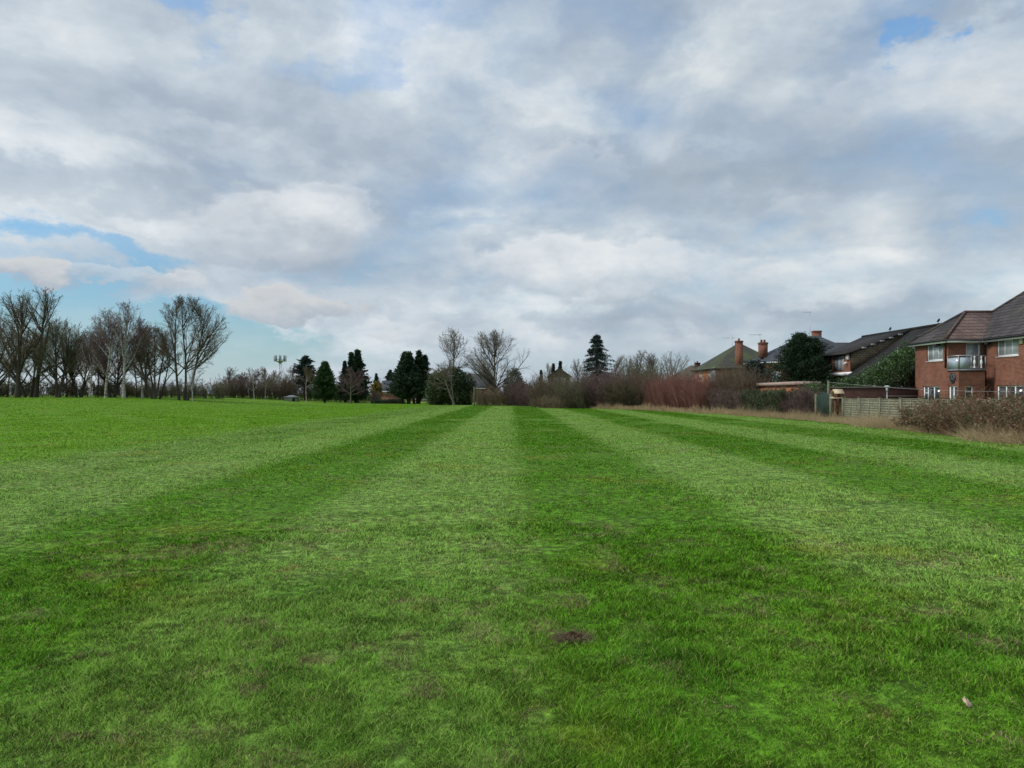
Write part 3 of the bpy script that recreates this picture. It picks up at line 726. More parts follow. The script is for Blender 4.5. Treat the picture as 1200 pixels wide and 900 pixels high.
def leaf_mass(name, blobs, label, cat, leaf, n=9000, size=.12, seed=1, group=None, twig='bark', shell=.35, N_up=.3):
    """dense leafy bush: blobs = [(x, y, z, rx, ry, rz)]; leaves sit on short sprays in and around the outer part of every blob"""
    rg = np.random.default_rng(seed); B = np.array(blobs, float)
    vol = (B[:, 3] * B[:, 4] * B[:, 5]) ** (2 / 3); k = rg.choice(len(B), n // 14, p=vol / vol.sum())
    d = unit(rg.standard_normal((len(k), 3))); r = 1 - shell * rg.random(len(k)) ** 1.6
    lump = 1 + .13 * np.sin(d[:, 0] * 7 + k * 3 + seed) * np.cos(d[:, 2] * 6 + d[:, 1] * 5 + seed)
    c = B[k, :3] + d * B[k, 3:] * (r * lump)[:, None]
    g0 = float(gz(B[:, 0].mean(), B[:, 1].mean())); loc = np.array([B[:, 0].mean(), B[:, 1].mean(), g0])
    c[:, 2] = np.maximum(c[:, 2], g0 + .05)
    P = np.repeat(c, 14, 0) + rg.normal(0, 1, (len(c) * 14, 3)) * (.07 + .09 * rg.random(len(c)))[:, None].repeat(14, 0) * 1.3
    P[:, 2] = np.maximum(P[:, 2], g0 + .02)
    T = root(name, *loc, label, cat, group)
    V, Fa, A = cards(P - loc, size, rg, .1, .6, np.repeat(d, 14, 0) * .3)
    link('foliage', fast_mesh('foliage', V, [Fa], {'rnd': A}), M[leaf], T)
    base = np.stack([B[k, 0] + d[:, 0] * B[k, 3] * .25, B[k, 1] + d[:, 1] * B[k, 4] * .25, np.full(len(k), g0 - .05)], 1) - loc
    Vb, Fb = tubes(base[::3], (c - loc)[::3], np.full(len(base[::3]), .03), np.full(len(base[::3]), .008), 4)
    link('stems', fast_mesh('stems', Vb, [Fb], {'rnd': np.full(len(Vb), .4)}), M[twig], T)
    return T

# ------------------------------------------------------------------ building helpers
def wall_panel(mb, o, u, length, height, holes, t=.25, back=True):
    """wall face from corner o along unit vector u; holes = [(a0, a1, z0, z1)] measured along u and up from o.
    The outside is the side to the right of u seen from above; reveals go t inwards."""
    o = np.array(o, float); u = np.array(u, float); inn = np.array([-u[1], u[0], 0.0]); up = np.array([0, 0, 1.])
    A = sorted({0, length, *[h[0] for h in holes], *[h[1] for h in holes]}); B = sorted({0, height, *[h[2] for h in holes], *[h[3] for h in holes]})
    p = lambda a, b, d=0: tuple(o + u * a + up * b + inn * d)
    for i in range(len(A) - 1):
        for j in range(len(B) - 1):
            am, bm = (A[i] + A[i + 1]) / 2, (B[j] + B[j + 1]) / 2
            if any(h[0] < am < h[1] and h[2] < bm < h[3] for h in holes): continue
            mb.add([p(A[i], B[j]), p(A[i + 1], B[j]), p(A[i + 1], B[j + 1]), p(A[i], B[j + 1])], [(0, 1, 2, 3)])
    for a0, a1, b0, b1 in holes:
        for q in (((a0, b0), (a1, b0)), ((a1, b0), (a1, b1)), ((a1, b1), (a0, b1)), ((a0, b1), (a0, b0))):
            (s0, s1), (e0, e1) = q
            mb.add([p(s0, s1), p(e0, e1), p(e0, e1, t), p(s0, s1, t)], [(0, 1, 2, 3)])
def window(parent, o, u, a0, a1, z0, z1, cols=(.5,), rows=(), depth=.07, sill=True, glass='glass', frame='white', name='window', sub=(), fw=.085, label=None):
    """frame set into an opening; o,u as in wall_panel; cols/rows = mullion places 0..1; sub = [(c0, c1, r)] extra transoms"""
    o = np.array(o, float); u = np.array(u, float); inn = np.array([-u[1], u[0], 0.0]); up = np.array([0, 0, 1.])
    fm = MB(); W, H = a1 - a0, z1 - z0
    def bar(b0, b1, c0, c1, d0=depth, th=.06): fm.obox(o + u * (a0 + b0) + up * (z0 + c0) + inn * d0, u * (b1 - b0), inn * th, up * (c1 - c0))
    g = .003
    bar(g, fw, g, H - g); bar(W - fw, W - g, g, H - g); bar(fw, W - fw, g, fw); bar(fw, W - fw, H - fw, H - g)
    for c in cols: bar(W * c - fw * .45, W * c + fw * .45, fw, H - fw, depth + .002)
    for r in rows: bar(fw, W - fw, H * r - fw * .4, H * r + fw * .4, depth + .004, .05)
    for c0, c1, r in sub: bar(W * c0 + fw * .45, W * c1 - fw * .45, H * r - fw * .4, H * r + fw * .4, depth + .006, .05)
    f = fm.build(name, M[frame], parent, label)
    gl = MB(); gl.obox(o + u * (a0 + fw * .6) + up * (z0 + fw * .6) + inn * (depth + .03), u * (W - fw * 1.2), inn * .012, up * (H - fw * 1.2)); gl.build('pane', M[glass], f)
    if sill:
        sl = MB(); sl.obox(o + u * (a0 - .04) + up * (z0 - .055) - inn * .05, u * (W + .08), inn * .17, up * .05); sl.build('sill', M[frame], f)
    return f
def roof_plane(mb, P, t=.09): mb.slab(P, t)
def chimney(parent, cx, cy, w, d, z0, z1, pots=1, m='brick_red'):
    c = MB(); c.box(cx - w / 2, cy - d / 2, z0, cx + w / 2, cy + d / 2, z1 - .16)
    c.box(cx - w / 2 - .05, cy - d / 2 - .05, z1 - .16 + .001, cx + w / 2 + .05, cy + d / 2 + .05, z1 - .06)
    c.box(cx - w / 2 - .02, cy - d / 2 - .02, z1 - .059, cx + w / 2 + .02, cy + d / 2 + .02, z1)
    o = c.build('chimney', M[m], parent)
    for k in range(pots):
        q = MB(); x = cx + (k - (pots - 1) / 2) * .32
        q.tube([(x, cy, z1 - .01), (x, cy, z1 + .28), (x, cy, z1 + .30)], [.13, .10, .12], 10); q.build('chimney_pot', M['brick_orange'], o)
    return o
def aerial(parent, x, y, z0, z1, arm=1.0, rods=5, dirx=-1):
    a = MB(); a.tube([(x, y, z0), (x, y, z1)], .022)
    a.tube([(x + .25 * -dirx, y, z1 - .12), (x + dirx * arm, y, z1 - .12)], .018)
    for k in range(rods):
        xx = x + dirx * arm * (k + .3) / rods; l = .30 - .03 * k
        a.tube([(xx, y - l, z1 - .12), (xx, y + l, z1 - .12)], .010, 4); a.tube([(xx, y, z1 - .12 - l * .3), (xx, y, z1 - .12 + l * .3)], .010, 4)
    return a.build('aerial', M['metal'], parent)
def hip_house(name, label, x0, y0, w, d, rot, eave, apex, ridge, wall='brick_orange', roof='tile_moss', wins=(), group=None, gable=False, over=.35, white_fascia=True, ridge_along='u', base=0.0, cat='house', glass='curtain'):
    """house with its near corner at (x0, y0); u runs w metres along rot (degrees from +X), v runs d metres to its left.
    wins = [(side, a0, a1, z0, z1, cols)], side 0 = u face, side 3 = v face"""
    T = root(name, x0, y0, float(base), label, cat, group)
    u = np.array([math.cos(R(rot)), math.sin(R(rot)), 0]); v = np.array([-u[1], u[0], 0]); o = np.array([x0, y0, base])
    wl = MB()
    sides = [(o, u, w), (o + u * w, v, d), (o + u * w + v * d, -u, w), (o + v * d, -v, d)]
    for k, (so, su, sl) in enumerate(sides):
        wall_panel(wl, so - np.array([0, 0, .3]), su, sl, eave - base + .3, [(q[1], q[2], q[3] + .3, q[4] + .3) for q in wins if q[0] == k])
    P = lambda a, b, z: tuple(np.array([x0, y0, 0]) + u * a + v * b + np.array([0, 0, z]))
    s = over; ez = eave - s * (apex - eave) / (min(w, d) / 2) * .9
    rf = MB()
    if gable:
        if ridge_along == 'u':
            wl.add([P(0, 0, eave), P(0, d, eave), P(0, d / 2, apex - .08)], [(0, 1, 2)]); wl.add([P(w, 0, eave), P(w, d, eave), P(w, d / 2, apex - .08)], [(0, 1, 2)])
            rf.slab([P(-.15, -s, ez), P(w + .15, -s, ez), P(w + .15, d / 2, apex), P(-.15, d / 2, apex)], .1); rf.slab([P(w + .15, d + s, ez), P(-.15, d + s, ez), P(-.15, d / 2, apex), P(w + .15, d / 2, apex)], .1)
        else:
            wl.add([P(0, 0, eave), P(w, 0, eave), P(w / 2, 0, apex - .08)], [(0, 1, 2)]); wl.add([P(0, d, eave), P(w, d, eave), P(w / 2, d, apex - .08)], [(0, 1, 2)])
            rf.slab([P(-s, -.08, ez), P(w / 2, -.08, apex), P(w / 2, d + .1, apex), P(-s, d + .1, ez)], .1); rf.slab([P(w + s, d + .1, ez), P(w / 2, d + .1, apex), P(w / 2, -.08, apex), P(w + s, -.08, ez)], .1)
    else:
        if w >= d: r0, r1 = (w - ridge) / 2, (w + ridge) / 2; A, B = P(r0, d / 2, apex), P(r1, d / 2, apex); quads = True
        else: r0, r1 = (d - ridge) / 2, (d + ridge) / 2; A, B = P(w / 2, r0, apex), P(w / 2, r1, apex); quads = False
        c0, c1, c2, c3 = P(-s, -s, ez), P(w + s, -s, ez), P(w + s, d + s, ez), P(-s, d + s, ez)
        if quads: fs = [[c0, c1, B, A], [c1, c2, B], [c2, c3, A, B], [c3, c0, A]]
        else: fs = [[c0, c1, A], [c1, c2, B, A], [c2, c3, B], [c3, c0, A, B]]
        V = [c0, c1, c2, c3, A, B]; idx = {id(q): n for n, q in enumerate(V)}
        rf.add(V, [tuple(idx[id(q)] for q in f) for f in fs])
        rf.add([c0, c1, c2, c3], [(3, 2, 1, 0)])
    wl.build('wall', M[wall], T); r = rf.build('roof', M[roof], T)
    gt = MB()
    for k, (a, b) in enumerate(((P(-s, -s, ez), P(w + s, -s, ez)), (P(-s, d + s, ez), P(-s, -s, ez)))):
        if gable and ((ridge_along == 'u') == (k == 1)): continue
        a, b = np.array(a), np.array(b); dd = unit(b - a); n = np.array([dd[1], -dd[0], 0])
        gt.obox(a + n * .003 - np.array([0, 0, .17]), b - a, n * .03, (0, 0, .15)); gt.tube([a + n * .09 - (0, 0, .06), b + n * .09 - (0, 0, .06)], .055, 8)
    gt.build('gutter', M['white' if white_fascia else 'black'], r)
    for q in wins:
        so, su, sl = sides[q[0]]
        window(T, so, su, q[1], q[2], q[3] - base * 0, q[4], cols=q[5] if len(q) > 5 else (.5,), glass=glass)
    return T, P, r

# ------------------------------------------------------------------ the near brick house on the right
def near_house():
    T = root('brick_house', 27.5, 46.6, 0, 'red brick two storey house with a small glass balcony, behind the bramble hedge', 'house')
    Y0, Y1 = 46.6, 50.4; X1, X2 = 27.5, 29.8; E = 5.12
    wl = MB()
    # faces run with the outside on the right of u (seen from above)
    oA, uA = (X1, Y1, 0), (0, -1, 0)                       # wing, faces the field
    def pxA(px): return Y1 - X1 * F / (px - 600)
    wA = [(pxA(1086), pxA(1105), Z(423, 48.2), Z(402, 48.2))]
    gA = (pxA(1081.5), pxA(1101), 0.95, 2.13)
    wall_panel(wl, (X1, Y1, -.3), uA, Y1 - Y0, E + .3, [(a, b, c + .3, d + .3) for a, b, c, d in wA + [gA]])
    oB, uB = (X1, Y0, 0), (1, 0, 0)                        # wing, faces the viewer
    def pxB(px, Y=Y0): return X(px, Y) - X1
    door = (pxB(1132), pxB(1149.5), 3.24, 4.93)
    wall_panel(wl, (X1, Y0, 3.2), uB, X2 - X1, E - 3.2, [(door[0], door[1], door[2] - 3.2, door[3] - 3.2)])
    # main body
    oC, uC = (X2, Y0, 0), (0, -1, 0); YE = 33.0
    def pxC(px): return Y0 - X2 * F / (px - 600)
    wC = [(pxC(1168), pxC(1193.5), Z(417, 44.3), Z(391.5, 44.3)), (pxC(1168), pxC(1199), 1.0, Z(451.5, 44)), (9.6, 11.3, 3.9, 5.0 - .05)]
    wall_panel(wl, (X2, Y0, -.3), uC, Y0 - YE, E + .3, [(a, b, c + .3, d + .3) for a, b, c, d in wC])
    wall_panel(wl, (X2, YE, -.3), (1, 0, 0), 8.4, E + .3, [])
    wall_panel(wl, (X2 + 8.4, YE, -.3), (0, 1, 0), Y1 - YE, E + .3, []); wall_panel(wl, (X2 + 8.4, Y1, -.3), (-1, 0, 0), 8.4 + X2 - X1, E + .3, [])
    # ground-floor bay that carries the balcony
    yb = 45.5; xb = 29.12
    fd = (Y0 - .12 - .85, Y0 - .12)
    dA = (pxA(1107.5), pxA(1121))
    wall_panel(wl, (X1 - .002, Y0 - 0, -.3), (0, -1, 0), Y0 - yb, 3.3, [(.05 - 0 + .0, .93, .35, 2.43)])
    sw = (X(1131, yb) - X1, X(1141, yb) - X1, 1.15, Z(452, yb))
    wall_panel(wl, (X1 - .002, yb, -.3), (1, 0, 0), xb - X1, 3.3, [(sw[0], sw[1], sw[2] + .3, sw[3] + .3)])
    wall_panel(wl, (xb, yb, -.3), (0, 1, 0), Y0 - yb, 3.3, [])
    wl.build('wall', M['brick_red'], T)
    fl = MB(); fl.box(X1 - .06, yb - .06, 3.06, xb + .04, Y0, 3.13); fl.box(X1 - .02, yb - .02, 3.131, xb + .02, Y0, 3.2); fl.build('balcony_floor', M['lead'], T)
    # windows and doors
    a, b, c, d = wA[0]; window(T, oA, uA, a, b, c, d, cols=(.33, .67), sub=[(.33, .67, .68)], glass='curtain')
    a, b, c, d = gA; window(T, oA, uA, a, b, c, d, cols=(.26, .63), sub=[(0.03, .26, .62)])
    a, b, c, d = wC[0]; window(T, oC, uC, a, b, c, d, cols=(.33, .67), sub=[(.33, .67, .72)], glass='curtain', fw=.075)
    a, b, c, d = wC[1]; window(T, oC, uC, a, b, c, d, cols=(.33, .67))
    a, b, c, d = wC[2]; window(T, oC, uC, a, b, c, d, cols=(.33, .67), glass='curtain')
    a, b, c, d = door; f = window(T, (X1, Y0, 0), uB, a, b, c, d, cols=(), sill=False, glass='curtain', name='balcony_door', fw=.11)
    h = MB(); h.box(X1 + b - .09, Y0 + .03, 4.0, X1 + b - .06, Y0 + .068, 4.14); h.build('handle', M['metal'], f)
    f = window(T, (X1 - .002, Y0, 0), (0, -1, 0), .05, .93, .05, 2.13, cols=(.5,), sill=False, name='french_door', fw=.09)
    h = MB(); h.box(X1 + .02, Y0 - .46, 1.0, X1 + .066, Y0 - .43, 1.14); h.build('handle', M['metal'], f)
    a, b, c, d = sw; window(T, (X1 - .002, yb, 0), (1, 0, 0), a, b, c, d, cols=(), rows=(.62,))
    # roofs
    s = .35; ez = E - .02
    ax, ay, az = 29.75, 48.5, 7.0
    rw = MB()
    A = (X1 - s, Y1 + s, ez); B = (X1 - s, Y0 - s, ez); Cc = (X2 + .6, Y0 - s, ez); Dd = (X2 + .6, Y1 + s, ez)
    p0 = (ax, ay, az); p1 = (32.2, ay, az)
    rw.slab([A, B, p0], .08); r1 = rw.build('wing_roof', M['tile_grey'], T)
    rr = MB(); rr.slab([B, Cc, (X2 + 1.0, Y0 - s, ez), p1, p0], .08); rr.build('wing_roof', M['tile_red'], T, 'reddish weathered tiles above the balcony')
    rb = MB(); rb.slab([Dd, A, p0, p1], .08); rb.build('wing_roof', M['tile_grey'], T)
    def ridge(parent, pts, r=.085, m='tile_grey'):
        q = MB()
        for i in range(len(pts) - 1): q.tube([np.array(pts[i]) + (0, 0, .02), np.array(pts[i + 1]) + (0, 0, .02)], r, 8)
        return q.build('ridge_tiles', M[m], parent)
    ridge(r1, [B, p0, p1], m='tile_red'); ridge(r1, [A, p0])
    # main hipped roof
    mx0, mx1, my1, my0 = X2 - s, X2 + 8.4 + s, Y1 + .25, YE - s; hw = (mx1 - mx0) / 2; top = ez + hw * .90
    q0 = (mx0 + hw, my1 - hw, top); q1 = (mx0 + hw, my0 + hw, top)
    a, b, c, d = (mx0, my1, ez), (mx0, my0, ez), (mx1, my0, ez), (mx1, my1, ez)
    m1 = MB(); m1.add([a, b, c, d, q0, q1], [(0, 1, 5, 4), (1, 2, 5), (2, 3, 4, 5), (3, 0, 4)]); m1.add([a, b, c, d], [(3, 2, 1, 0)])
    r2 = m1.build('main_roof', M['tile_grey'], T); ridge(r2, [a, q0, q1])
    # eaves: fascia boards and gutters
    ft = MB()
    for p, q in (((A[0], A[1]), (B[0], B[1])), ((B[0], B[1]), (mx0, B[1])), ((mx0, B[1]), (mx0, my0))):
        p = np.array([*p, ez]); q = np.array([*q, ez]); dd = unit(q - p); n = np.array([dd[1], -dd[0], 0])
        ft.obox(p - n * .03 - (0, 0, .27), q - p, n * .03, (0, 0, .18))
    ft.build('fascia', M['white'], T)
    gt = MB()
    gt.tube([(A[0] - .06, A[1], ez - .10), (B[0] - .06, B[1] - .06, ez - .10), (mx0 - .06, B[1] - .06, ez - .10), (mx0 - .06, my0, ez - .10)], .06, 8)
    g = gt.build('gutter', M['black'], T)
    for px, yy, x, z0 in ((0, Y0 + .18, X1 - .07, 3.25), (0, Y0 - .14, X2 - .07, 0.0)):
        p = MB(); p.tube([(x - .2, yy, ez - .14), (x - .02, yy, ez - .42), (x, yy, ez - .55), (x, yy, z0)], .045, 8)
        for z in np.arange(z0 + .5, ez - .8, 1.2): p.box(x - .07, yy - .07, z, x + .08, yy + .07, z + .05)
        p.build('drainpipe', M['black'], T)
    # soffit under the eaves
    sf = MB(); sf.box(X1 - s + .03, Y0 - s + .03, ez - .22, X1, Y1 + s - .1, ez - .2); sf.box(X1, Y0 - s + .03, ez - .22, X2 - s, Y0, ez - .2); sf.box(X2 - s + .03, YE, ez - .22, X2, Y0 - s, ez - .2); sf.build('soffit', M['white'], T)
    # balcony railing: glass at the field side, white balusters in front of the door
    rl = MB(); zt = 3.98; x0, y0 = X1 - .04, yb - .04
    rl.tube([(x0, Y0 - .02, zt), (x0, y0, zt), (xb, y0, zt), (xb, Y0 - .02, zt)], .03, 8)
    for x, y in ((x0, Y0 - .05), (x0, y0), (xb, y0), (X1 + .75, y0)): rl.tube([(x, y, 3.1), (x, y, zt)], .025, 6)
    ra = rl.build('railing', M['metal'], T)
    gl = MB(); gl.box(x0 - .006, y0 + .06, 3.2, x0 + .006, Y0 - .1, zt - .12); gl.box(x0 + .08, y0 - .006, 3.2, X1 + .68, y0 + .006, zt - .12); gl.build('glass_panel', M['frosted'], ra)
    for k in range(2):
        bx = X1 + .95 + k * .42; bp = []
        for j in range(13):
            t = j / 12; bp.append((bx, y0, 3.2 + t * (zt - 3.24)))
        b = MB(); b.tube(bp, [.055, .055, .03, .035, .055, .075, .08, .07, .045, .03, .035, .055, .055], 8); b.build('baluster', M['white'], ra)
    # floodlights, alarm box, round wall plaque
    for x, y, z in ((X1 - .12, Y0 + .95, 4.72), (X2 - .12, Y0 - .55, 4.72)):
        l = MB(); l.box(x - .06, y - .1, z, x + .11, y + .1, z + .13); l.obox((x - .2, y - .14, z - .02), (.16, 0, -.05), (0, .28, 0), (.03, 0, .11)); l.build('floodlight', M['black'], T)
    al = MB(); yy = Y0 - pxC(1197.5); al.box(X2 - .09, yy - .14, 4.55, X2 - .001, yy + .14, 4.86); al.build('alarm_box', M['cream'], T)
    n = 24; pl = MB(); cy = Y0 - .52 ; cz = 2.62; rad = .27
    V = []; 
    for k in range(n): V.append((X1 - .003, cy + rad * math.cos(2 * PI * k / n), cz + rad * 1.15 * math.sin(2 * PI * k / n)))
    pl.prism(V, (-.04, 0, 0))
    for k in range(8):
        a = 2 * PI * k / 8; pl.tube([(X1 - .05, cy, cz), (X1 - .06, cy + rad * .85 * math.cos(a), cz + rad * .95 * math.sin(a))], .028, 5)
    pl.tube([(X1 - .05, cy + rad * math.cos(2 * PI * k / n), cz + rad * 1.15 * math.sin(2 * PI * k / n)) for k in range(n + 1)], .03, 5)
    pl.build('wall_plaque', M['dark_metal'], T)
near_house()

# ------------------------------------------------------------------ chalet house with the long dark roof
def chalet():
    T = root('chalet_house', 28, 61, 0, 'house with a long dark catslide roof and tile hung cheek, left of the brick house', 'house')
    XR, ZR = 33.0, 6.95; sl = (ZR - 3.4) / (XR - 28.0)
    def zs(x): return ZR - (XR - x) * sl
    xe = 25.6; Ya, Yb, Yc = 51.2, 61.0, 66.4
    ro = MB()
    ro.slab([(xe, Yb, zs(xe)), (xe, Ya, zs(xe)), (XR, Ya, ZR), (XR, Yb, ZR)], .12)                     # the catslide
    ro.slab([(XR, Yb, ZR), (XR, Ya, ZR), (40.4, Ya, zs(25.6)), (40.4, Yb, zs(25.6))], .12)
    ro.build('roof', M['tile_dark'], T)
    r2 = MB(); ez = 5.12
    # upper slope over the two storey wing, hipped at its far end
    r2.slab([(27.7, Yc + .3, ez - .08), (27.7, Yb - .12, ez - .08), (XR, Yb - .12, ZR + .05), (XR, Yc + 3.2, ZR + .05)], .12)
    r2.slab([(27.7, Yc + .3, ez - .08), (XR, Yc + 3.2, ZR + .05), (39, Yc + .9, ez - .08)], .12)
    r2.slab([(XR, Yc + 3.2, ZR + .05), (XR, Yb - .12, ZR + .05), (38.3, Yb - .12, ez - .08), (38.3, Yc + .3, ez - .08)], .12)
    rf = r2.build('roof', M['tile_dark'], T)
    rt = MB(); rt.tube([(XR, Ya, ZR + .03), (XR, Yc + 3.2, ZR + .08)], .1, 8); rt.build('ridge_tiles', M['tile_dark'], rf)
    # flashing steps between the cheek and the upper roof
    for k in range(5):
        x = 28.8 + k * .75; z = 5.12 + (x - 28) / 5 * (ZR - 5.12); fx = MB(); fx.box(x, Yb - .15, z - .06, x + .40, Yb - .125, z + .08); fx.build('flashing', M['lead'], rf)
    ck = MB(); ck.prism([(28.0, Yb, 3.42), (28.0, Yb, 5.1), (XR - .25, Yb, ZR - .08), (XR - .25, Yb, ZR - .25)], (0, .15, 0)); ck.build('hung_tile_cheek', M['cheek'], T)
    wl = MB(); o = (28.0, Yc, 3.45)
    wall_panel(wl, o, (0, -1, 0), Yc - Yb, 1.66, [(2.0, 4.0, .12, 1.5)])
    wall_panel(wl, (28.0, Yc, 3.45), (1, 0, 0), -.01 + 10, 0.01, [])
    wall_panel(wl, (38, Yc, 0), (-1, 0, 0), 10, 5.1, [])
    wall_panel(wl, (28.6, Yc, 0), (0, -1, 0), Yc - Yb, 3.3, []); wall_panel(wl, (26.2, Yb, 0), (0, -1, 0), Yb - Ya - .15, 2.1, []); e = MB(); wall_panel(e, (26.2, Ya + .15, 0), (1, 0, 0), 13.6, 2.1, [])
    e.add([(26.2, Ya + .15, 2.1), (39.8, Ya + .15, 2.1), (XR, Ya + .15, ZR - .14)], [(0, 1, 2)]); e.build('end_wall', M['brick_dark'], T)
    wl.build('wall', M['brick_red'], T)
    ub = MB(); ub.box(27.9, Yb - .05, 3.2, 28.7, Yc + .1, 3.45); ub.build('overhang_board', M['white'], T)
    window(T, (28.0, Yc, 3.45), (0, -1, 0), 2.0, 4.0, .12, 1.5, cols=(.28, .66), frame='black', glass='curtain', sill=False)
    bx = MB(); bx.box(27.86, Yb + .3, 4.45, 28.0, Yb + .75, 4.92); bx.build('alarm_box', M['white'], T)
    sp = MB(); sp.box(27.8, Yb + .62, 4.15, 28.0, Yb + .78, 4.3); sp.tube([(27.8, Yb + .7, 4.2), (27.7, Yb + .7, 4.1)], .07, 8); sp.build('security_light', M['white'], T)
    gt = MB(); gt.tube([(27.62, Yc + .3, ez - .14), (27.62, Yb - .1, ez - .14)], .06, 8); gt.build('gutter', M['black'], rf)
    for k, (x, y, z) in enumerate(((XR, 64.5, ZR + .1), (XR, 57.2, ZR + .1))):
        b = MB(); b.tube([(x, y - .05, z), (x, y + .05, z + .03)], .02)
        # a perched bird: slim body, head, tail
        b2 = MB(); b2.tube([(x, y + .22, z + .16), (x, y + .1, z + .2), (x, y, z + .24), (x, y - .09, z + .31), (x, y - .13, z + .37), (x, y - .2, z + .36)], [.02, .05, .085, .075, .05, .008], 8)
        b2.tube([(x + .02, y, z + .2), (x + .02, y, z)], .012, 4); b2.tube([(x - .02, y, z + .2), (x - .02, y, z)], .012, 4)
        V = np.array(b2.V) - (x, y, z); bo = link('bird', fast_mesh('bird', V, [np.array(f, np.int32) for f in b2.F.values()], smooth=True), M['black'], None, (x, y, z))
        tag(bo, ['dark bird perched on the ridge of the chalet roof, farther from the brick house', 'dark bird perched on the ridge of the chalet roof, nearer the brick house'][k], 'bird', 'birds on the chalet ridge')
chalet()

# ------------------------------------------------------------------ houses further along
T, P, r = hip_house('brick_house', 'orange brick house with blue-grey slate hip roof, half hidden by the dense dark tree', 25.65, 80.0, 9.0, 8.0, -71, 5.15, 7.65, 2.6, wall='brick_orange', roof='slate',
                    wins=[(0, .5, 1.4, 3.6, 4.75, ()), (0, 3.7, 5.3, 2.75, 4.0, (.4,)), (0, 6.0, 7.6, .6, 2.0)], over=.4)
chimney(r, X(896, 78), 78.5, .8, .65, 5.5, Z(401, 78), 2); aerial(r, X(890.5, 80), 80, 6, Z(391, 80), 1.3)

T, P, r = hip_house('brick_house', 'house with a mossy green hip roof and tall brick chimney, beyond the red stemmed bushes', 25.1, 90, 8.6, 8.8, 4, 5.05, 8.15, .5, wall='brick_orange', roof='tile_moss',
                    wins=[(3, 1.2, 2.9, 3.3, 4.75, (.33, .66)), (3, 5.2, 7.0, 3.3, 4.75, (.33, .66)), (0, 3.3, 4.3, 3.4, 4.4, (.5,))], over=.4, white_fascia=False)
chimney(r, X(866.5, 90.4), 90.6, .78, .7, 4.4, Z(399, 90), 1); aerial(r, X(860, 95), 95.5, 7, Z(394.5, 95), 1.5)
bay = MB(); bay.box(24.75, 90.25, 0, 25.09, 92.0, 4.9); bay.build('render_panel', M['lead'], T)
sp = MB(); sp.tube([(X(833, 99), 97.5, 5.4), (X(833, 99), 97.5, 6.35)], .07); sp.build('vent_pipe', M['black'], r)

T, P, r = hip_house('brick_house', 'orange brick gable with a chimney rising behind the dense dark tree', 33.4, 92, 8.6, 8, 0, 5.4, 8.75, 0, wall='brick_orange', roof='slate', gable=True, ridge_along='v')
chimney(r, X(957.8, 92), 91.85 + .38, .95, .75, 6.5, Z(387.5, 92), 0, 'brick_red'); aerial(r, X(951.5, 92), 92.6, 7.5, Z(364, 92), 1.0, 4)
hip_house('slate_roof_house', 'house of which only a blue-grey slate roof shows, behind the chalet ridge', 43.0, 101, 13, 8, 0, 5.6, 8.95, 0, wall='brick_orange', roof='slate', gable=True, ridge_along='u')
T, P, r = hip_house('tiled_house', 'low brown roofed house with a squat chimney above the red stemmed bushes', X(790, 130), 127, 9.5, 9, 2, 4.2, 6.75, 2.5, wall='brick_dark', roof='cheek', white_fascia=False)
chimney(r, X(815.5, 130), 129, .85, .8, 4.6, Z(425, 129), 1, 'brick_dark')
T, P, r = hip_house('gabled_house', 'pale brown gabled house half hidden by dark conifers above the shrub belt', X(643, 140), 138, 3.9, 7, 0, Z(440, 138), Z(431, 138), 0, wall='cheek', roof='tile_dark', gable=True, ridge_along='v',
                    wins=[(0, .9, 1.7, 3.9, 4.7, ()), (0, 2.2, 3.0, 3.9, 4.7, ())])
hip_house('slate_roof_house', 'house with a plain dark slate roof and orange gable behind the big bare tree', X(549, 162), 158, 5.0, 7, 0, Z(453, 158), Z(438, 162), 0, wall='brick_dark', roof='slate', gable=True, ridge_along='u')
hip_house('gabled_house', 'small orange brick gabled house directly behind the trunk of the big bare tree', X(571, 156), 155, 2.2, 3, 0, Z(453, 155), Z(447, 155), 0, wall='brick_red', roof='tile_dark', gable=True, ridge_along='v')
hip_house('brick_house', 'small red brick house with blue-grey roof seen between the two conifer groups', X(447.5, 190), 188, 4.6, 6, 0, Z(457, 188), Z(446, 190), 0, wall='brick_red', roof='slate', gable=True, ridge_along='u',
          wins=[(0, .8, 1.6, 1.9, 2.6, (.5,))])
T, P, r = hip_house('bungalow', 'low bungalow with white windows seen under the tall dark conifers', X(482, 165), 163, 6.2, 6, 0, 1.9, 3.4, 0, wall='brick_red', roof='tile_dark', gable=True, ridge_along='u',
                    wins=[(0, .5, 1.3, .4, 1.5, ()), (0, 2.6, 3.9, .35, 1.55, (.5,)), (0, 4.5, 5.5, .5, 1.5, (.5,))])
# garden walls seen through the gap
w = MB(); w.box(X(440, 150), 150, -.3, X(470, 150), 150.22, Z(465.5, 150)); w.box(X(440, 150), 149.97, Z(465.5, 150) + .001, X(470, 150), 150.25, Z(464.8, 150))
V = np.array(w.V); loc = np.array([X(455, 150), 150, 0.]); o = link('garden_wall', fast_mesh('garden_wall', V - loc, [np.array(f, np.int32) for f in w.F.values()]), M['brick_red'], None, loc); tag(o, 'low red brick wall between the two conifer groups', 'wall')

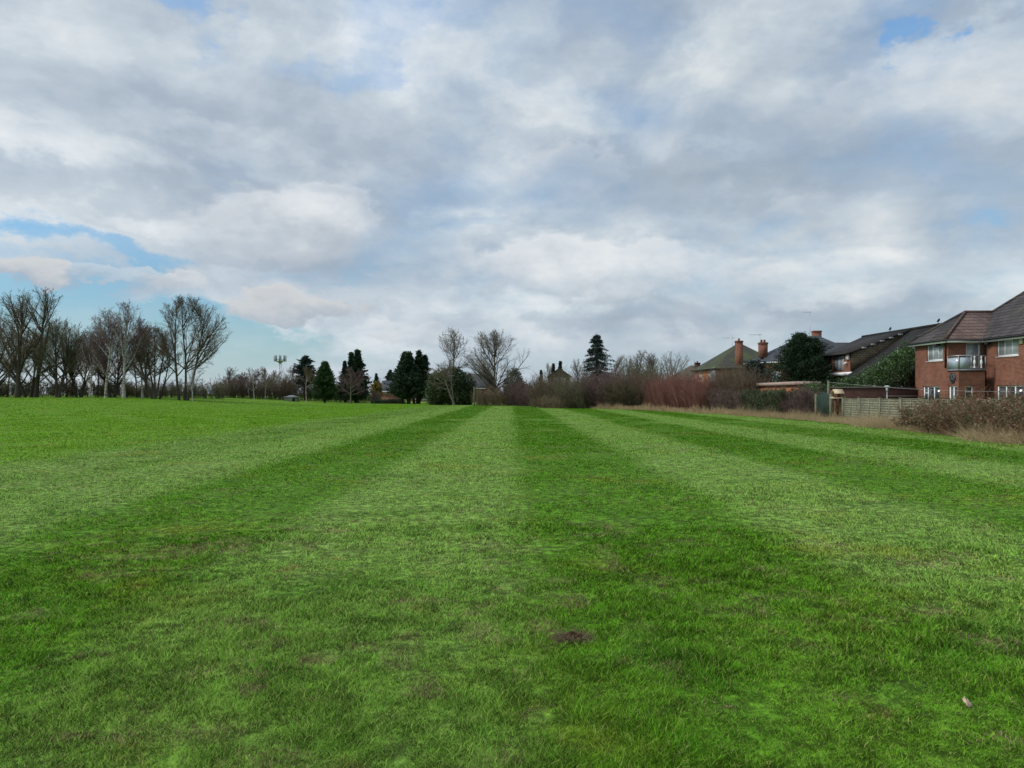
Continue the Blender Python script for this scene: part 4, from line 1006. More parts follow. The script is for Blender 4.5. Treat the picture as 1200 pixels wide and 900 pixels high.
# ------------------------------------------------------------------ garage, garden wall, gate, fence, bird table and washing line
def garage():
    T = root('garage', 20.9, 52.8, 0, 'flat roofed brick garage standing over the dark clipped hedge', 'garage')
    b = MB(); b.box(20.9, 54.0, -.2, 22.3, 62.4, 2.28); b.build('wall', M['brick_orange'], T)
    r = MB(); r.box(20.7, 53.8, 2.5, 22.5, 62.6, 2.56); rf = r.build('roof', M['felt'], T)
    f = MB(); f.box(20.66, 53.8, 2.281, 20.72, 62.6, 2.52); f.box(20.72, 53.76, 2.281, 22.5, 53.82, 2.52); f.build('fascia', M['fascia'], rf)
    for y in (55.0, 58.5):
        v = MB(); v.box(20.86, y, 1.9, 20.899, y + .25, 2.05); v.build('vent', M['black'], T)
garage()
def garden_wall():
    T = root('garden_wall', 24.4, 50, 0, 'dark red garden wall with a coping, below the ivy and behind the wooden fence', 'wall')
    b = MB(); b.box(21.5, 50, -.2, 27.35, 50.22, 2.02); b.build('wall', M['brick_dark'], T)
    c = MB(); c.box(21.45, 49.95, 2.021, 27.35, 50.27, 2.09); c.box(25.1, 48.8, 1.45, 27.4, 49.8, 1.5); c.build('coping', M['felt'], T)
garden_wall()
FX = 19.0
def fence():
    T = root('wooden_fence', FX, 33, 0, 'weathered lap board fence with posts, partly behind the brambles', 'fence')
    rg = np.random.default_rng(3)
    ys = [FX * F / (px - 600) for px in (988, 1007, 1031, 1055.5)]
    while ys[-1] > 23.5: ys.append(ys[-1] - 1.95)
    h = 1.38
    for i, y in enumerate(ys):
        p = MB(); p.box(FX - .06, y - .055, -.3, FX + .055, y + .055, h + .04); p.box(FX - .075, y - .07, h + .041, FX + .07, y + .07, h + .065); p.build('post', M['wood_post'], T)
    for a, b in zip(ys[:-1], ys[1:]):
        p = MB(); a -= .06; b += .06; top = h - .03 + rg.uniform(-.02, .02)
        n = 10; z0 = .08; sh = (top - z0) / n
        for k in range(n):
            q = rg.uniform(-.008, .008); p.obox((FX + .012, b, z0 + k * sh + q), (-.030, 0, 0), (0, a - b, 0), (.024, 0, sh * 1.18))
        m = (a + b) / 2
        for yy in (a - .02, m, b + .02): p.box(FX - .045, yy - .02, z0, FX - .02, yy + .02, top)
        p.box(FX - .04, b, top, FX + .04, a, top + .025)
        p.build('panel', M['wood_grey'], T)
fence()
def gate():
    T = root('garden_gate', FX, 45, 0, 'dark green arched wooden gate between the clipped hedge and the bird table', 'gate')
    y0, y1 = FX * F / (973 - 600), FX * F / (957 - 600)
    n = 12; pts = [(FX, y0, .06), (FX, y1, .06)]
    for k in range(n + 1):
        t = k / n; pts.append((FX, y1 + (y0 - y1) * t, 1.42 + .32 * math.sin(PI * t)))
    b = MB(); b.prism(pts[:2] + pts[2:], (.04, 0, 0)); b.build('boards', M['wood_green'], T)
    l = MB()
    for k in range(1, 8):
        y = y0 + (y1 - y0) * k / 8; l.box(FX - .008, y - .012, .1, FX - .001, y + .012, 1.40)
    l.build('board_battens', M['wood_green'], T)
    for y in (y0 - .08, y1 + .08):
        p = MB(); p.box(FX - .07, y - .06, -.3, FX + .07, y + .06, 1.62); p.build('post', M['wood_post'], T)
    hd = MB(); hd.box(FX - .04, y0 + .12, .95, FX - .009, y0 + .3, 1.0); hd.build('latch', M['dark_metal'], T)
gate()
def bird_table():
    y = 43.3; x = X(981.5, y)
    T = root('bird_table', x, y, 0, 'pale wooden bird table house on dark posts beside the green gate', 'bird table')
    zt = Z(456, y); zb = Z(467, y); zr = Z(461, y)
    p = MB()
    for dx in (-.14, .16): p.box(x + dx - .05, y - .05, -.2, x + dx + .05, y + .05, zb)
    p.box(x - .19, y - .03, .9, x + .21, y + .03, 1.0); p.build('stand', M['wood_brown'], T)
    f = MB(); f.box(x - .34, y - .25, zb + .001, x + .34, y + .25, zb + .05); f.box(x - .34, y - .25, zb + .051, x - .31, y + .25, zb + .1); f.box(x + .31, y - .25, zb + .051, x + .34, y + .25, zb + .1); f.build('tray', M['wood_pale'], T)
    w = MB()
    for dx in (-.24, .20): w.box(x + dx, y - .18, zb + .051, x + dx + .045, y - .14, zr); w.box(x + dx, y + .14, zb + .051, x + dx + .045, y + .18, zr)
    w.box(x - .07, y - .1, zb + .051, x + .08, y + .1, zr - .06); w.build('frame', M['wood_brown'], T)
    r = MB(); r.slab([(x - .30, y - .27, zr), (x + .30, y - .27, zr), (x + .27, y, zt), (x - .27, y, zt)], .03); r.slab([(x + .30, y + .27, zr), (x - .30, y + .27, zr), (x - .27, y, zt), (x + .27, y, zt)], .03); r.build('roof', M['wood_pale'], T)
bird_table()
def washing_line():
    y = 45.4; x = X(970.8, y); z = Z(446, y)
    T = root('washing_line', x, y, 0, 'grey washing line strung from a tall wooden post past the brick house', 'washing line')
    p = MB(); p.box(x - .055, y - .055, -.3, x + .055, y + .055, z); p.box(x - .075, y - .075, z + .001, x + .075, y + .075, z + .03); p.build('post', M['wood_post'], T)
    x2, y2 = 22.6, 30.0; z2 = 1.7
    pts = []
    for k in range(21):
        t = k / 20; pts.append((x + (x2 - x) * t, y + (y2 - y) * t, (z - .1) + (z2 - z + .1) * t - .18 * math.sin(PI * t)))
    l = MB(); l.tube(pts, .007, 5); l.build('line', M['rope'], T)
    q = MB(); q.tube([(x2, y2, -.2), (x2, y2, 1.75)], .03, 6); q.build('pole', M['metal'], T)
washing_line()
def lamp():
    y = 44; x = X(1039.5, y); z = Z(452, y)
    T = root('garden_lamp', x, y, 0, 'small white topped garden lamp on a thin post behind the wooden fence', 'lamp')
    p = MB(); p.tube([(x, y, -.1), (x, y, z - .22)], .022, 8); p.build('post', M['metal'], T)
    g = MB(); g.tube([(x, y, z - .34), (x, y, z - .24), (x, y, z - .05)], [.045, .07, .06], 10); g.build('lantern', M['frosted'], T)
    c = MB(); c.tube([(x, y, z - .05), (x, y, z - .03), (x, y, z)], [.17, .17, .05], 12); c.build('cap', M['white'], T)
lamp()

# ------------------------------------------------------------------ phone mast, shelter and thin post in the distance
def mast():
    Y = 250; x = X(328.3, Y); zt = Z(417, Y); g0 = float(gz(x, Y))
    T = root('phone_mast', x, Y, g0, 'grey lattice phone mast with a ring of antennas above the bare trees', 'mast')
    c = lambda b: b
    p = MB(); w = .42
    zl = zt - 2.2
    for sx, sy in ((-1, -1), (1, -1), (1, 1), (-1, 1)): p.tube([(x + sx * w, Y + sy * w, g0 - .3), (x + sx * w * .7, Y + sy * w * .7, zl)], .07, 5)
    k = 0; z = g0
    while z < zl - 1:
        for a, b in (((-1, -1), (1, -1)), ((1, -1), (1, 1)), ((1, 1), (-1, 1)), ((-1, 1), (-1, -1))):
            s = w * (1 - .3 * (z - g0) / (zl - g0)); p.tube([(x + a[0] * s, Y + a[1] * s, z), (x + b[0] * s, Y + b[1] * s, z + 1)], .035, 4); p.tube([(x + a[0] * s, Y + a[1] * s, z), (x + b[0] * s, Y + b[1] * s, z)], .035, 4)
        z += 1
    p.build('lattice_tower', M['metal'], T)
    h = MB(); h.tube([(x, Y, zl - .4), (x, Y, zl), (x, Y, zl + .5), (x, Y, zl + .6)], [.3, .8, 1.15, 1.15], 12); h.tube([(x, Y, zl - .1), (x, Y, zt + .2)], .12, 6)
    for k in range(16):
        a = k * 2 * PI / 16; b = (k + 1) * 2 * PI / 16
        for zz in (zl + 1.0,): h.tube([(x + 1.7 * math.cos(a), Y + 1.7 * math.sin(a), zz), (x + 1.7 * math.cos(b), Y + 1.7 * math.sin(b), zz)], .05, 4)
    for k in range(8):
        a = k * PI / 4 + .2; h.tube([(x + .9 * math.cos(a), Y + .9 * math.sin(a), zl + .3), (x + 1.7 * math.cos(a), Y + 1.7 * math.sin(a), zl + 1.0)], .05, 4)
    h.build('head_frame', M['metal'], T)
    for k in range(8):
        a = k * PI / 4 + .2; q = MB(); ax, ay = x + 1.95 * math.cos(a), Y + 1.95 * math.sin(a); u = np.array([-math.sin(a), math.cos(a), 0]); n = np.array([math.cos(a), math.sin(a), 0])
        q.obox(np.array([ax, ay, zl + .3]) - u * .2 - n * .1, u * .4, n * .2, (0, 0, 2.0)); q.tube([(ax - n[0] * .25, ay - n[1] * .25, zl + .1), (ax - n[0] * .25, ay - n[1] * .25, zl + 2.5)], .04, 5); q.build('antenna', M['lead'], T)
mast()
def cabin():
    Y = 122; g0 = float(gz(X(340, Y), Y)); x0, x1 = X(332, Y), X(347.5, Y); zt = Z(463.2, Y); ze = Z(465.6, Y)
    T = root('field_cabin', (x0 + x1) / 2, Y, g0, 'low grey-green cabin with a pale hipped roof in front of the bare trees', 'cabin')
    b = MB(); b.box(x0 + .1, Y, g0 - .3, x1 - .1, Y + 2, ze); b.build('wall', M['wood_grey'], T)
    r = MB(); e = .15; V = [(x0 - e, Y - e, ze), (x1 + e, Y - e, ze), (x1 + e, Y + 2 + e, ze), (x0 - e, Y + 2 + e, ze), (x0 + .8, Y + 1, zt), (x1 - .8, Y + 1, zt)]
    r.add(V, [(0, 1, 5, 4), (1, 2, 5), (2, 3, 4, 5), (3, 0, 4), (3, 2, 1, 0)]); r.build('roof', M['rope'], T)
    d = MB(); d.box(x1 - .7, Y - .03, g0, x1 - .25, Y - .002, ze - .1); d.build('door', M['wood_green'], T)
cabin()
def goal_post():
    Y = 100; x = X(555.6, Y); g0 = float(gz(x, Y)); p = MB(); p.tube([(0, 0, -.3), (0, 0, Z(453, Y) - g0)], [.075, .065], 8)
    o = link('wooden_post', fast_mesh('wooden_post', p.V, [np.array(f, np.int32) for f in p.F.values()]), M['wood_post'], None, (x, Y, g0)); tag(o, 'tall thin grey-green post standing alone left of the big bare tree', 'post')
goal_post()

# ------------------------------------------------------------------ trees at the left
LG = 'bare trees at the left edge of the field'
big = dict(n=(20, 9, 7), group=LG)
bare_tree('bare_tree', -42, 26, 362, 101, 'leftmost bare tree, cut by the left edge of the photo', base_px=-6, seed=11, tl=.5, clear=.15, ang=38, ratio=1.2, **big)
bare_tree('bare_tree', -18, 66, 342, 99, 'bare tree with a thick dark trunk forking low, nearest the left edge of the photo', base_px=20, seed=12, tl=.85, clear=.12, ang=42, ratio=.6, rr=.022, **big)
bare_tree('bare_tree', 4, 102, 337, 103, 'tallest bare tree of the left group, with upright limbs', base_px=42, seed=13, tl=.9, ang=40, clear=.16, rr=.018, ratio=.55, twig='twig_olive', **big)
bare_tree('bare_tree', 36, 112, 372, 101, 'bare tree with a dark leaning trunk right of the tallest one', base_px=66, stems=((0, -.1), (1, .25)), seed=14, tl=.7, ang=44, clear=.14, ratio=.65, rr=.018, twig='twig_olive', **big)
bare_tree('bare_tree', 70, 126, 388, 104, 'low dark crowned bare tree left of the birches', base_px=92, stems=((-1, -.25), (1, .2)), seed=15, tl=.6, clear=.2, ratio=.8, twig='twig_purple', **big)
bare_tree('bare_tree', -6, 70, 385, 106, 'dense low bare tree filling the gap behind the leftmost trunks', base_px=33, stems=((-1, -.3), (1, .3)), seed=16, tl=.6, clear=.15, ratio=.85, twig='twig_olive', **big)
bare_tree('bare_tree', 100, 160, 384, 107, 'dense purple-brown bare tree behind the two birches', base_px=132, stems=((-1, -.3), (1, .3)), seed=17, tl=.6, clear=.15, ratio=.85, twig='twig_purple', **big)
bare_tree('bare_tree', 152, 182, 380, 106, 'small purple-brown bare tree between the birch and the vase shaped tree', base_px=172, seed=117, tl=.8, clear=.2, ratio=.6, twig='twig_purple', **big)
BG = 'white trunked birches'
br = dict(bark='birch', twig='twig_purple', rr=.013, group=BG, cat='birch', droop=.10, n=(20, 9, 7))
bare_tree('birch_tree', 94, 124, 384, 98, 'thin leaning birch, leftmost of the white trunked ones', base_px=105, seed=21, stems=((0, .10),), **br)
bare_tree('birch_tree', 100, 150, 366, 97, 'birch with a crooked white trunk, second of the white trunked ones from the left', base_px=124, seed=22, stems=((0, .06),), **{**br, 'rr': .016})
bare_tree('birch_tree', 108, 174, 352, 96, 'tall birch with the brightest thick white trunk left of the vase shaped tree', base_px=145, seed=23, **{**br, 'rr': .016})
bare_tree('birch_tree', 152, 184, 372, 99, 'slim birch with a pale thin trunk, just left of the vase shaped tree', base_px=167, seed=24, **br)
bare_tree('bare_tree', 144, 212, 384, 98, 'vase shaped bare tree with many ascending limbs from a short trunk', base_px=182, stems=((-1, -.42), (-.6, -.2), (0, 0), (.6, .22), (1, .45)), seed=18, tl=.85, clear=.25, ang=30, ratio=.36, rr=.014, **{**big, 'n': (12, 8, 7)})
bare_tree('bare_tree', 180, 266, 348, 97, 'large open crowned bare tree at the right end of the left group', base_px=214, stems=((-1.1, -.10), (.5, .06), (1.6, .30)), seed=19, tl=.9, clear=.24, ang=36, ratio=.46, rr=.013, up=.12, **{**big, 'n': (18, 10, 7)})
bare_tree('birch_tree', 214, 244, 418, 95, 'young thin birch in front of the large open crowned tree', base_px=226, seed=25, tl=.9, **{**br, 'n': (14, 6, 5)})

ft = dict(group=LG, n=(16, 9, 8), rr=.011)
bare_tree('bare_tree', -30, 40, 376, 112, 'fine twigged bare tree behind the leftmost trunks, nearest the left edge', base_px=8, seed=131, twig='twig_brown', **ft)
bare_tree('bare_tree', 40, 112, 376, 114, 'fine twigged bare tree behind the tallest tree of the left group', base_px=78, seed=132, twig='twig_brown', **ft)
bare_tree('bare_tree', 84, 140, 380, 112, 'fine twigged purple-brown bare tree behind the leaning birch', base_px=114, seed=133, twig='twig_purple', **ft)
bare_tree('bare_tree', 140, 200, 378, 113, 'fine twigged brown bare tree behind the vase shaped tree', base_px=160, seed=134, twig='twig_brown', **ft)
# undergrowth behind them, one hedge run after another
rgx = np.random.default_rng(5)
def run(px0, px1, Y0, Y1, y0, y1, n=5, dep=2.0):
    out = []
    for k in range(n):
        t = k / (n - 1); px = px0 + (px1 - px0) * t; Y = Y0 + (Y1 - Y0) * t; yy = y0 + (y1 - y0) * t
        out.append((X(px, Y), Y, Z(yy, Y) - float(gz(X(px, Y), Y)), dep))
    return out
shrub('hedgerow', run(-60, 150, 112, 112, 446, 446, 7), 'dark tangled hedgerow running behind the trunks of the leftmost bare trees', 'hedge', n=520, seed=31, twig='twig_brown', kids_n=(9, 7), leaf='leaf_hedge', nleaf=9000, lsize=.2, twr=.014)
shrub('hedgerow', run(145, 262, 112, 114, 450, 449, 5), 'olive brown hedgerow behind the vase shaped and open crowned trees', 'hedge', n=420, seed=32, twig='twig_olive', kids_n=(9, 7), leaf='leaf_bramble', nleaf=2500, lsize=.16, twr=.014)
shrub('hedgerow', run(255, 345, 124, 132, 446, 441, 5), 'brown hedgerow between the open crowned tree and the cabin', 'hedge', n=420, seed=33, twig='twig_brown', kids_n=(9, 7), twr=.014)
shrub('hedgerow', run(330, 445, 136, 138, 445, 458, 5), 'dark hedgerow behind the cabin and the first conifers', 'hedge', n=460, seed=34, twig='twig_purple', kids_n=(9, 7), twr=.014, leaf='leaf_hedge', nleaf=4000, lsize=.2)

# ------------------------------------------------------------------ centre left
CG = 'bare trees left of the conifers'
md = dict(n=(14, 8, 6), group=CG, twr=.014)
bare_tree('bare_tree', 256, 286, 430, 128, 'low rounded bare tree just right of the left group', base_px=270, seed=41, twig='twig_purple', tl=.7, ratio=.6, **md)
bare_tree('bare_tree', 274, 296, 436, 126, 'smallest dark bare tree, between the low rounded one and the first pale birch', base_px=284, seed=42, tl=.7, ratio=.6, twig='twig_purple', **md)
b2 = dict(bark='birch', rr=.014, group='birches near the cabin', cat='birch', n=(14, 8, 6), twr=.013)
bare_tree('birch_tree', 286, 312, 426, 122, 'pale trunked birch, left one of the pair left of the cabin', base_px=298, seed=43, twig='twig_purple', **b2)
bare_tree('birch_tree', 300, 326, 431, 122, 'pale trunked birch, right one of the pair, beside the cabin', base_px=311, seed=44, twig='twig_tan', **b2)
bare_tree('bare_tree', 312, 350, 434, 140, 'pale wispy bare tree around the foot of the phone mast', base_px=322, seed=45, twig='twig_grey', **md)
bare_tree('bare_tree', 334, 366, 428, 135, 'bare tree between the phone mast and the blue-green pine', base_px=346, seed=46, twig='twig_purple', **md)
bare_tree('birch_tree', 345, 376, 430, 122, 'forked birch in front of the blue-green pine', base_px=359, seed=47, twig='twig_tan', **b2)
evergreen('pine_tree', 348, 368, 418, 136, 'dark blue-green pine rising behind the forked birch', leaf='leaf_blue', seed=51, profile='column', nb=260, size=.26, clear=.3, cat='pine')
evergreen('conifer_tree', 365, 396, 425, 124, 'bright green cone shaped conifer right of the pine', leaf='leaf_green', seed=52, profile='cone', nb=460, size=.24)
evergreen('conifer_tree', 396, 412, 424, 134, 'narrow dark conifer behind the left side of the purple twigged tree', seed=53, profile='cypress', nb=300, size=.25)
evergreen('conifer_tree', 405, 433, 411, 132, 'tall two topped dark conifer behind the purple twigged tree', seed=54, profile='cypress', tops=3, nb=620, size=.26)
bare_tree('bare_tree', 392, 430, 430, 122, 'purple twigged bare tree in front of the two topped conifer', base_px=411, seed=48, twig='twig_purple', bark='bark_grey', n=(18, 9, 7), twr=.014, group=CG)
evergreen('conifer_tree', 436, 446, 438, 230, 'distant small dark conifer in the gap between the conifer groups, left one', seed=55, profile='cypress', nb=160, size=.34, group='distant conifers in the gap')
evergreen('conifer_tree', 443, 462, 434, 235, 'distant broad dark conifer in the gap between the conifer groups, right one', seed=56, profile='cypress', tops=2, nb=220, size=.34, group='distant conifers in the gap')
evergreen('golden_conifer', 436.5, 447.5, 448, 160, 'golden yellow rounded conifer beside the small red brick house', leaf='leaf_gold', seed=57, profile='egg', nb=200, size=.25)
KG = 'tall dark conifers on bare trunks'
evergreen('conifer_tree', 455, 485, 413, 124, 'tall dark conifer, left one of the tight group of three', seed=58, profile='cypress', tops=2, nb=520, size=.25, clear=.11, group=KG)
evergreen('conifer_tree', 461, 499, 414, 122, 'tall dark conifer, middle one of the tight group of three', seed=59, profile='cypress', tops=3, nb=560, size=.25, clear=.11, group=KG)
evergreen('conifer_tree', 472, 504, 412, 124, 'tall dark conifer, right one of the tight group of three', seed=60, profile='cypress', tops=3, nb=520, size=.25, clear=.11, group=KG)
leaf_mass('clipped_hedge', [(X(440 + k * 5, 126), 126, .2, .8, .7, .52) for k in range(7)], 'low dark clipped hedge in front of the small red brick house', 'hedge', 'leaf_hedge', n=7000, size=.14, seed=61)
# ivy clad bush and bare tree beside it
Yb = 112
leaf_mass('evergreen_bush', [(X(515, Yb), Yb, 2.6, 1.9, 1.9, 2.6), (X(530, Yb), Yb, 3.1, 2.4, 2.2, 2.7), (X(544, Yb), Yb, 2.4, 1.8, 1.9, 2.5), (X(536, Yb), Yb, 1.2, 2.8, 2.2, 1.5), (X(510, Yb), Yb, 1.4, 1.4, 1.5, 1.6)],
          'broad ivy clad evergreen bush with a bare tree rising out of it', 'bush', 'leaf_ivy', n=42000, size=.20, seed=62)
bare_tree('bare_tree', 510, 552, 386, 114, 'slender bare tree rising out of the ivy clad bush', base_px=529, seed=63, tl=.9, clear=.42, ang=38, ratio=.45, twig='twig_grey', bark='bark_grey', group='bare trees in the centre', n=(20, 9, 7), rr=.014, up=.15, twr=.009)
bare_tree('bare_tree', 498, 536, 421, 108, 'low pale bare tree with a leaning stem in front of the ivy clad bush', base_px=531.5, stems=((0, -.05), (1, -.45)), seed=64, tl=.8, clear=.4, ratio=.4, twig='twig_tan', bark='bark_grey', group='bare trees in the centre', n=(10, 7, 5), rr=.022)
bare_tree('bare_tree', 547, 621, 387, 108, 'big round crowned bare tree at the head of the pale centre stripe', base_px=579, seed=65, tl=.86, tpow=1.0, clear=.2, ang=42, ratio=.50, up=.12, twig='twig_grey', bark='bark', group='bare trees in the centre', n=(40, 10, 7), rr=.019, twr=.009)
leaf_mass('evergreen_bush', [(X(602, 110), 110, 2.6, 1.5, 1.6, 2.9), (X(608, 110), 110, 1.6, 2.0, 1.8, 1.7), (X(618, 110), 110, 1.2, 1.7, 1.5, 1.5)], 'dark rounded evergreen right of the big bare tree', 'bush', 'leaf_ivy', n=20000, size=.19, seed=66)
shrub('bramble_thicket', run(558, 596, 104, 102, 456, 458, 3, 1.5), 'reddish brown thicket around the foot of the big bare tree', 'shrub', n=160, seed=67, twig='twig_tan', leaf='leaf_bramble', nleaf=1500, lsize=.13, kids_n=(9, 6), twr=.012)
shrub('bare_shrub', run(596, 636, 104, 96, 450, 447, 4, 1.8), 'low dark bare shrub between the rounded evergreen and the shrub belt', 'shrub', n=220, seed=68, twig='twig_purple', kids_n=(9, 7), leaf='leaf_hedge', nleaf=2500, lsize=.13, twr=.012)
evergreen('conifer_tree', 630, 638, 434, 190, 'small far blue-green conifer left of the pale gabled house', leaf='leaf_blue', seed=69, profile='cone', nb=180, size=.3)
evergreen('conifer_tree', 644, 653, 427, 143, 'dark conifer beside the pale gabled house, left of the two', seed=70, profile='cypress', nb=200, size=.22, group='conifers beside the pale gabled house', clear=.5)
evergreen('conifer_tree', 651, 662, 424, 146, 'dark conifer beside the pale gabled house, right of the two', seed=71, profile='cypress', nb=220, size=.22, group='conifers beside the pale gabled house', clear=.5)
bare_tree('bare_tree', 634, 652, 424, 165, 'thin bare tree behind the pale gabled house', seed=72, twig='twig_grey', n=(12, 7, 5), twr=.014, group='bare trees behind the shrub belt')

# ------------------------------------------------------------------ shrub belt in the centre right
SG = 'shrubs of the belt right of centre'
sb = dict(group=SG, kids_n=(10, 8), twr=.0095)
shrub('bare_shrub', run(634, 664, 94, 90, 446, 438, 3, 2.2), 'rounded brown shrub at the left end of the shrub belt', n=230, seed=81, twig='twig_brown', **sb)
shrub('bare_shrub', run(660, 694, 88, 84, 446, 446, 3, 2.0), 'olive twigged shrub in the shrub belt, below the big spruce', n=260, seed=82, twig='twig_olive', leaf='leaf_hedge', nleaf=1500, lsize=.10, **sb)
shrub('bare_shrub', run(690, 728, 86, 82, 440, 438, 3, 2.2), 'dark purple-brown shrub in the middle of the shrub belt', n=300, seed=83, twig='twig_purple', **sb)
shrub('bare_shrub', run(722, 756, 82, 79, 440, 441, 3, 2.2), 'grey-brown shrub with green leaves low down in the shrub belt', n=300, seed=84, twig='twig_brown', leaf='leaf_hedge', nleaf=6000, lsize=.11, lz=(0, .6), **sb)
shrub('bare_shrub', run(738, 772, 86, 84, 432, 436, 3, 2.0), 'tall ivy flecked shrub left of the red stemmed bushes', n=230, seed=85, twig='twig_olive', leaf='leaf_ivy', nleaf=5000, lsize=.13, **sb)
shrub('bramble_thicket', run(628, 656, 88, 84, 465, 464, 3, 1.3), 'low pinkish brown bramble at the foot of the belt, its left end', 'shrub', n=120, seed=86, twig='twig_tan', leaf='leaf_bramble', nleaf=1200, lsize=.10, kids_n=(9, 6))
evergreen('spruce_tree', 679, 719, 393, 118, 'tall spruce with drooping tiered branches behind the shrub belt', leaf='leaf_blue', seed=87, wide=1.35, profile='spruce', nb=330, leaves=60, size=.20, rise=-.12, gap=1, clear=.12, cat='spruce')
BT = 'bare trees behind the shrub belt'
bare_tree('bare_tree', 667, 690, 419, 112, 'rounded bare tree at the left foot of the spruce', seed=88, twig='twig_grey', n=(14, 8, 6), group=BT)
bare_tree('bare_tree', 716, 746, 416, 108, 'bare tree immediately right of the spruce', seed=89, twig='twig_grey', stems=((-1, -.25), (1, .25)), n=(14, 8, 6), group=BT)
bare_tree('bare_tree', 736, 772, 409, 106, 'tallest bare tree right of the spruce', seed=90, twig='twig_brown', stems=((-1, -.2), (1, .25)), n=(14, 9, 7), group=BT)
bare_tree('bare_tree', 768, 822, 411, 110, 'spreading pale bare tree above the red stemmed bushes', base_px=786, seed=91, twig='twig_grey', n=(16, 8, 6), tl=.6, ratio=.8, group=BT)

# red stemmed bushes
RG = 'red stemmed bushes'
rd = dict(group=RG, twig='twig_red', kids_n=(9, 5), straight=.03, up=.1, fan=.3, twr=.007)
shrub('dogwood_bush', [(15.0, 78, 2.9, 1.6), (15.5, 75, 3.1, 1.7), (16.0, 72, 3.0, 1.6)], 'red stemmed bush, left one beside the shrub belt', n=420, seed=92, **rd)
shrub('dogwood_bush', [(16.3, 72, 2.9, 1.6), (16.9, 69, 2.9, 1.7), (17.4, 66.5, 2.7, 1.5)], 'red stemmed bush, right one beside the clipped hedge', n=440, seed=93, **rd)
# hedges along the gardens
shrub('tall_hedge', [(19.4, 71, 3.2, 1.0), (19.8, 67, 3.35, 1.0), (20.4, 62.5, 3.3, 1.0)], 'tall brown clipped hedge behind the dark hedge, right of the red stemmed bushes', 'hedge', n=420, seed=94, twig='twig_brown', leaf='leaf_bramble', nleaf=5000, lsize=.09, fan=.25, kids_n=(11, 8), twr=.009)
shrub('clipped_hedge', [(18.2, 65.5, 1.75, .8), (18.8, 58, 1.72, .8)], 'grey-brown length of the low clipped hedge, at its far end', 'hedge', n=260, seed=95, twig='twig_purple', leaf='leaf_hedge', nleaf=7000, lsize=.08, fan=.3, kids_n=(10, 8), group='low clipped hedge lengths')
shrub('clipped_hedge', [(18.8, 59, 1.78, .8), (19.1, 50.6, 1.72, .8)], 'dark green ivy covered length of the low clipped hedge, below the garage', 'hedge', n=240, seed=96, twig='twig_brown', leaf='leaf_hedge', nleaf=42000, lsize=.085, fan=.3, kids_n=(10, 8), group='low clipped hedge lengths')
shrub('clipped_hedge', [(19.1, 50.8, 1.7, .75), (19.2, 46.9, 1.68, .75)], 'dark bare twigged length of the low clipped hedge, beside the green gate', 'hedge', n=200, seed=97, twig='twig_purple', leaf='leaf_hedge', nleaf=4500, lsize=.07, fan=.3, kids_n=(11, 9), group='low clipped hedge lengths', twr=.007)
# garden evergreens
evergreen('holly_tree', 905, 972, 394, 66, 'dense dark evergreen tree with spiky top, behind the flat roofed garage', leaf='leaf_dark', seed=98, wide=1.08, profile='holly', tops=3, nb=900, leaves=60, size=.15, clear=.10, rise=.35, cat='evergreen tree')
evergreen('young_pine', 858, 902, 424, 70, 'small spreading dark pine left of the dense dark tree', leaf='leaf_blue', seed=99, wide=1.05, profile='round', tops=3, nb=240, leaves=50, size=.15, clear=.25, cat='pine')
leaf_mass('laurel_bush', [(20.2, 51.0, 1.4, .6, .7, .85), (20.9, 51.3, 1.4, .7, .7, 1.0), (21.6, 51.6, 1.3, .7, .7, .9)], 'yellow-green bush between the garage and the washing line post', 'bush', 'leaf_ivy_bright', n=5000, size=.09, seed=100)
ivy = [(27.0, 51.0, 3.8, .8, .6, 1.3), (26.2, 51.1, 3.2, .9, .7, 1.15), (25.3, 51.3, 2.8, .9, .7, .75)]
for px, y, Y in ((992, 448, 57), (1003, 444, 57), (1014, 441, 56.5), (1024, 436, 56), (1034, 430, 55), (1044, 424, 54.5), (1052, 418, 54), (1060, 413, 53.5), (1067, 410, 53)):
    zc = Z(y, Y); zz = max(1.9, zc - 1.0); ivy.append((X(px, Y), Y, zz, .95, .95, max(.5, zc - zz + .2))); 
    if zz > 2.2: ivy.append((X(px, Y), Y - .3, (zz + 2) / 2, 1.1, 1.1, (zz - 2) / 2 + 1.0))
leaf_mass('ivy_bush', ivy, 'large mound of bright ivy climbing the dark roof beside the brick house', 'ivy', 'leaf_ivy_bright', n=52000, size=.12, seed=101, shell=.30)

# bramble hedge in front of the brick house
brp = [(18.5, 33.6, .75, .6), (18.3, 32.3, 1.1, .8), (18.1, 30.0, 1.5, 1.0), (18.0, 27.5, 1.75, 1.2), (17.9, 24.5, 1.72, 1.2), (17.9, 21.0, 1.75, 1.2)]
shrub('bramble_hedge', brp, 'wide green and brown bramble hedge in front of the brick house', 'hedge', n=620, seed=102, twig='bramble_stem', leaf='leaf_bramble', nleaf=36000, lsize=.085, straight=.11, fan=.95, kids_n=(10, 8), twr=.005, spread=.9)

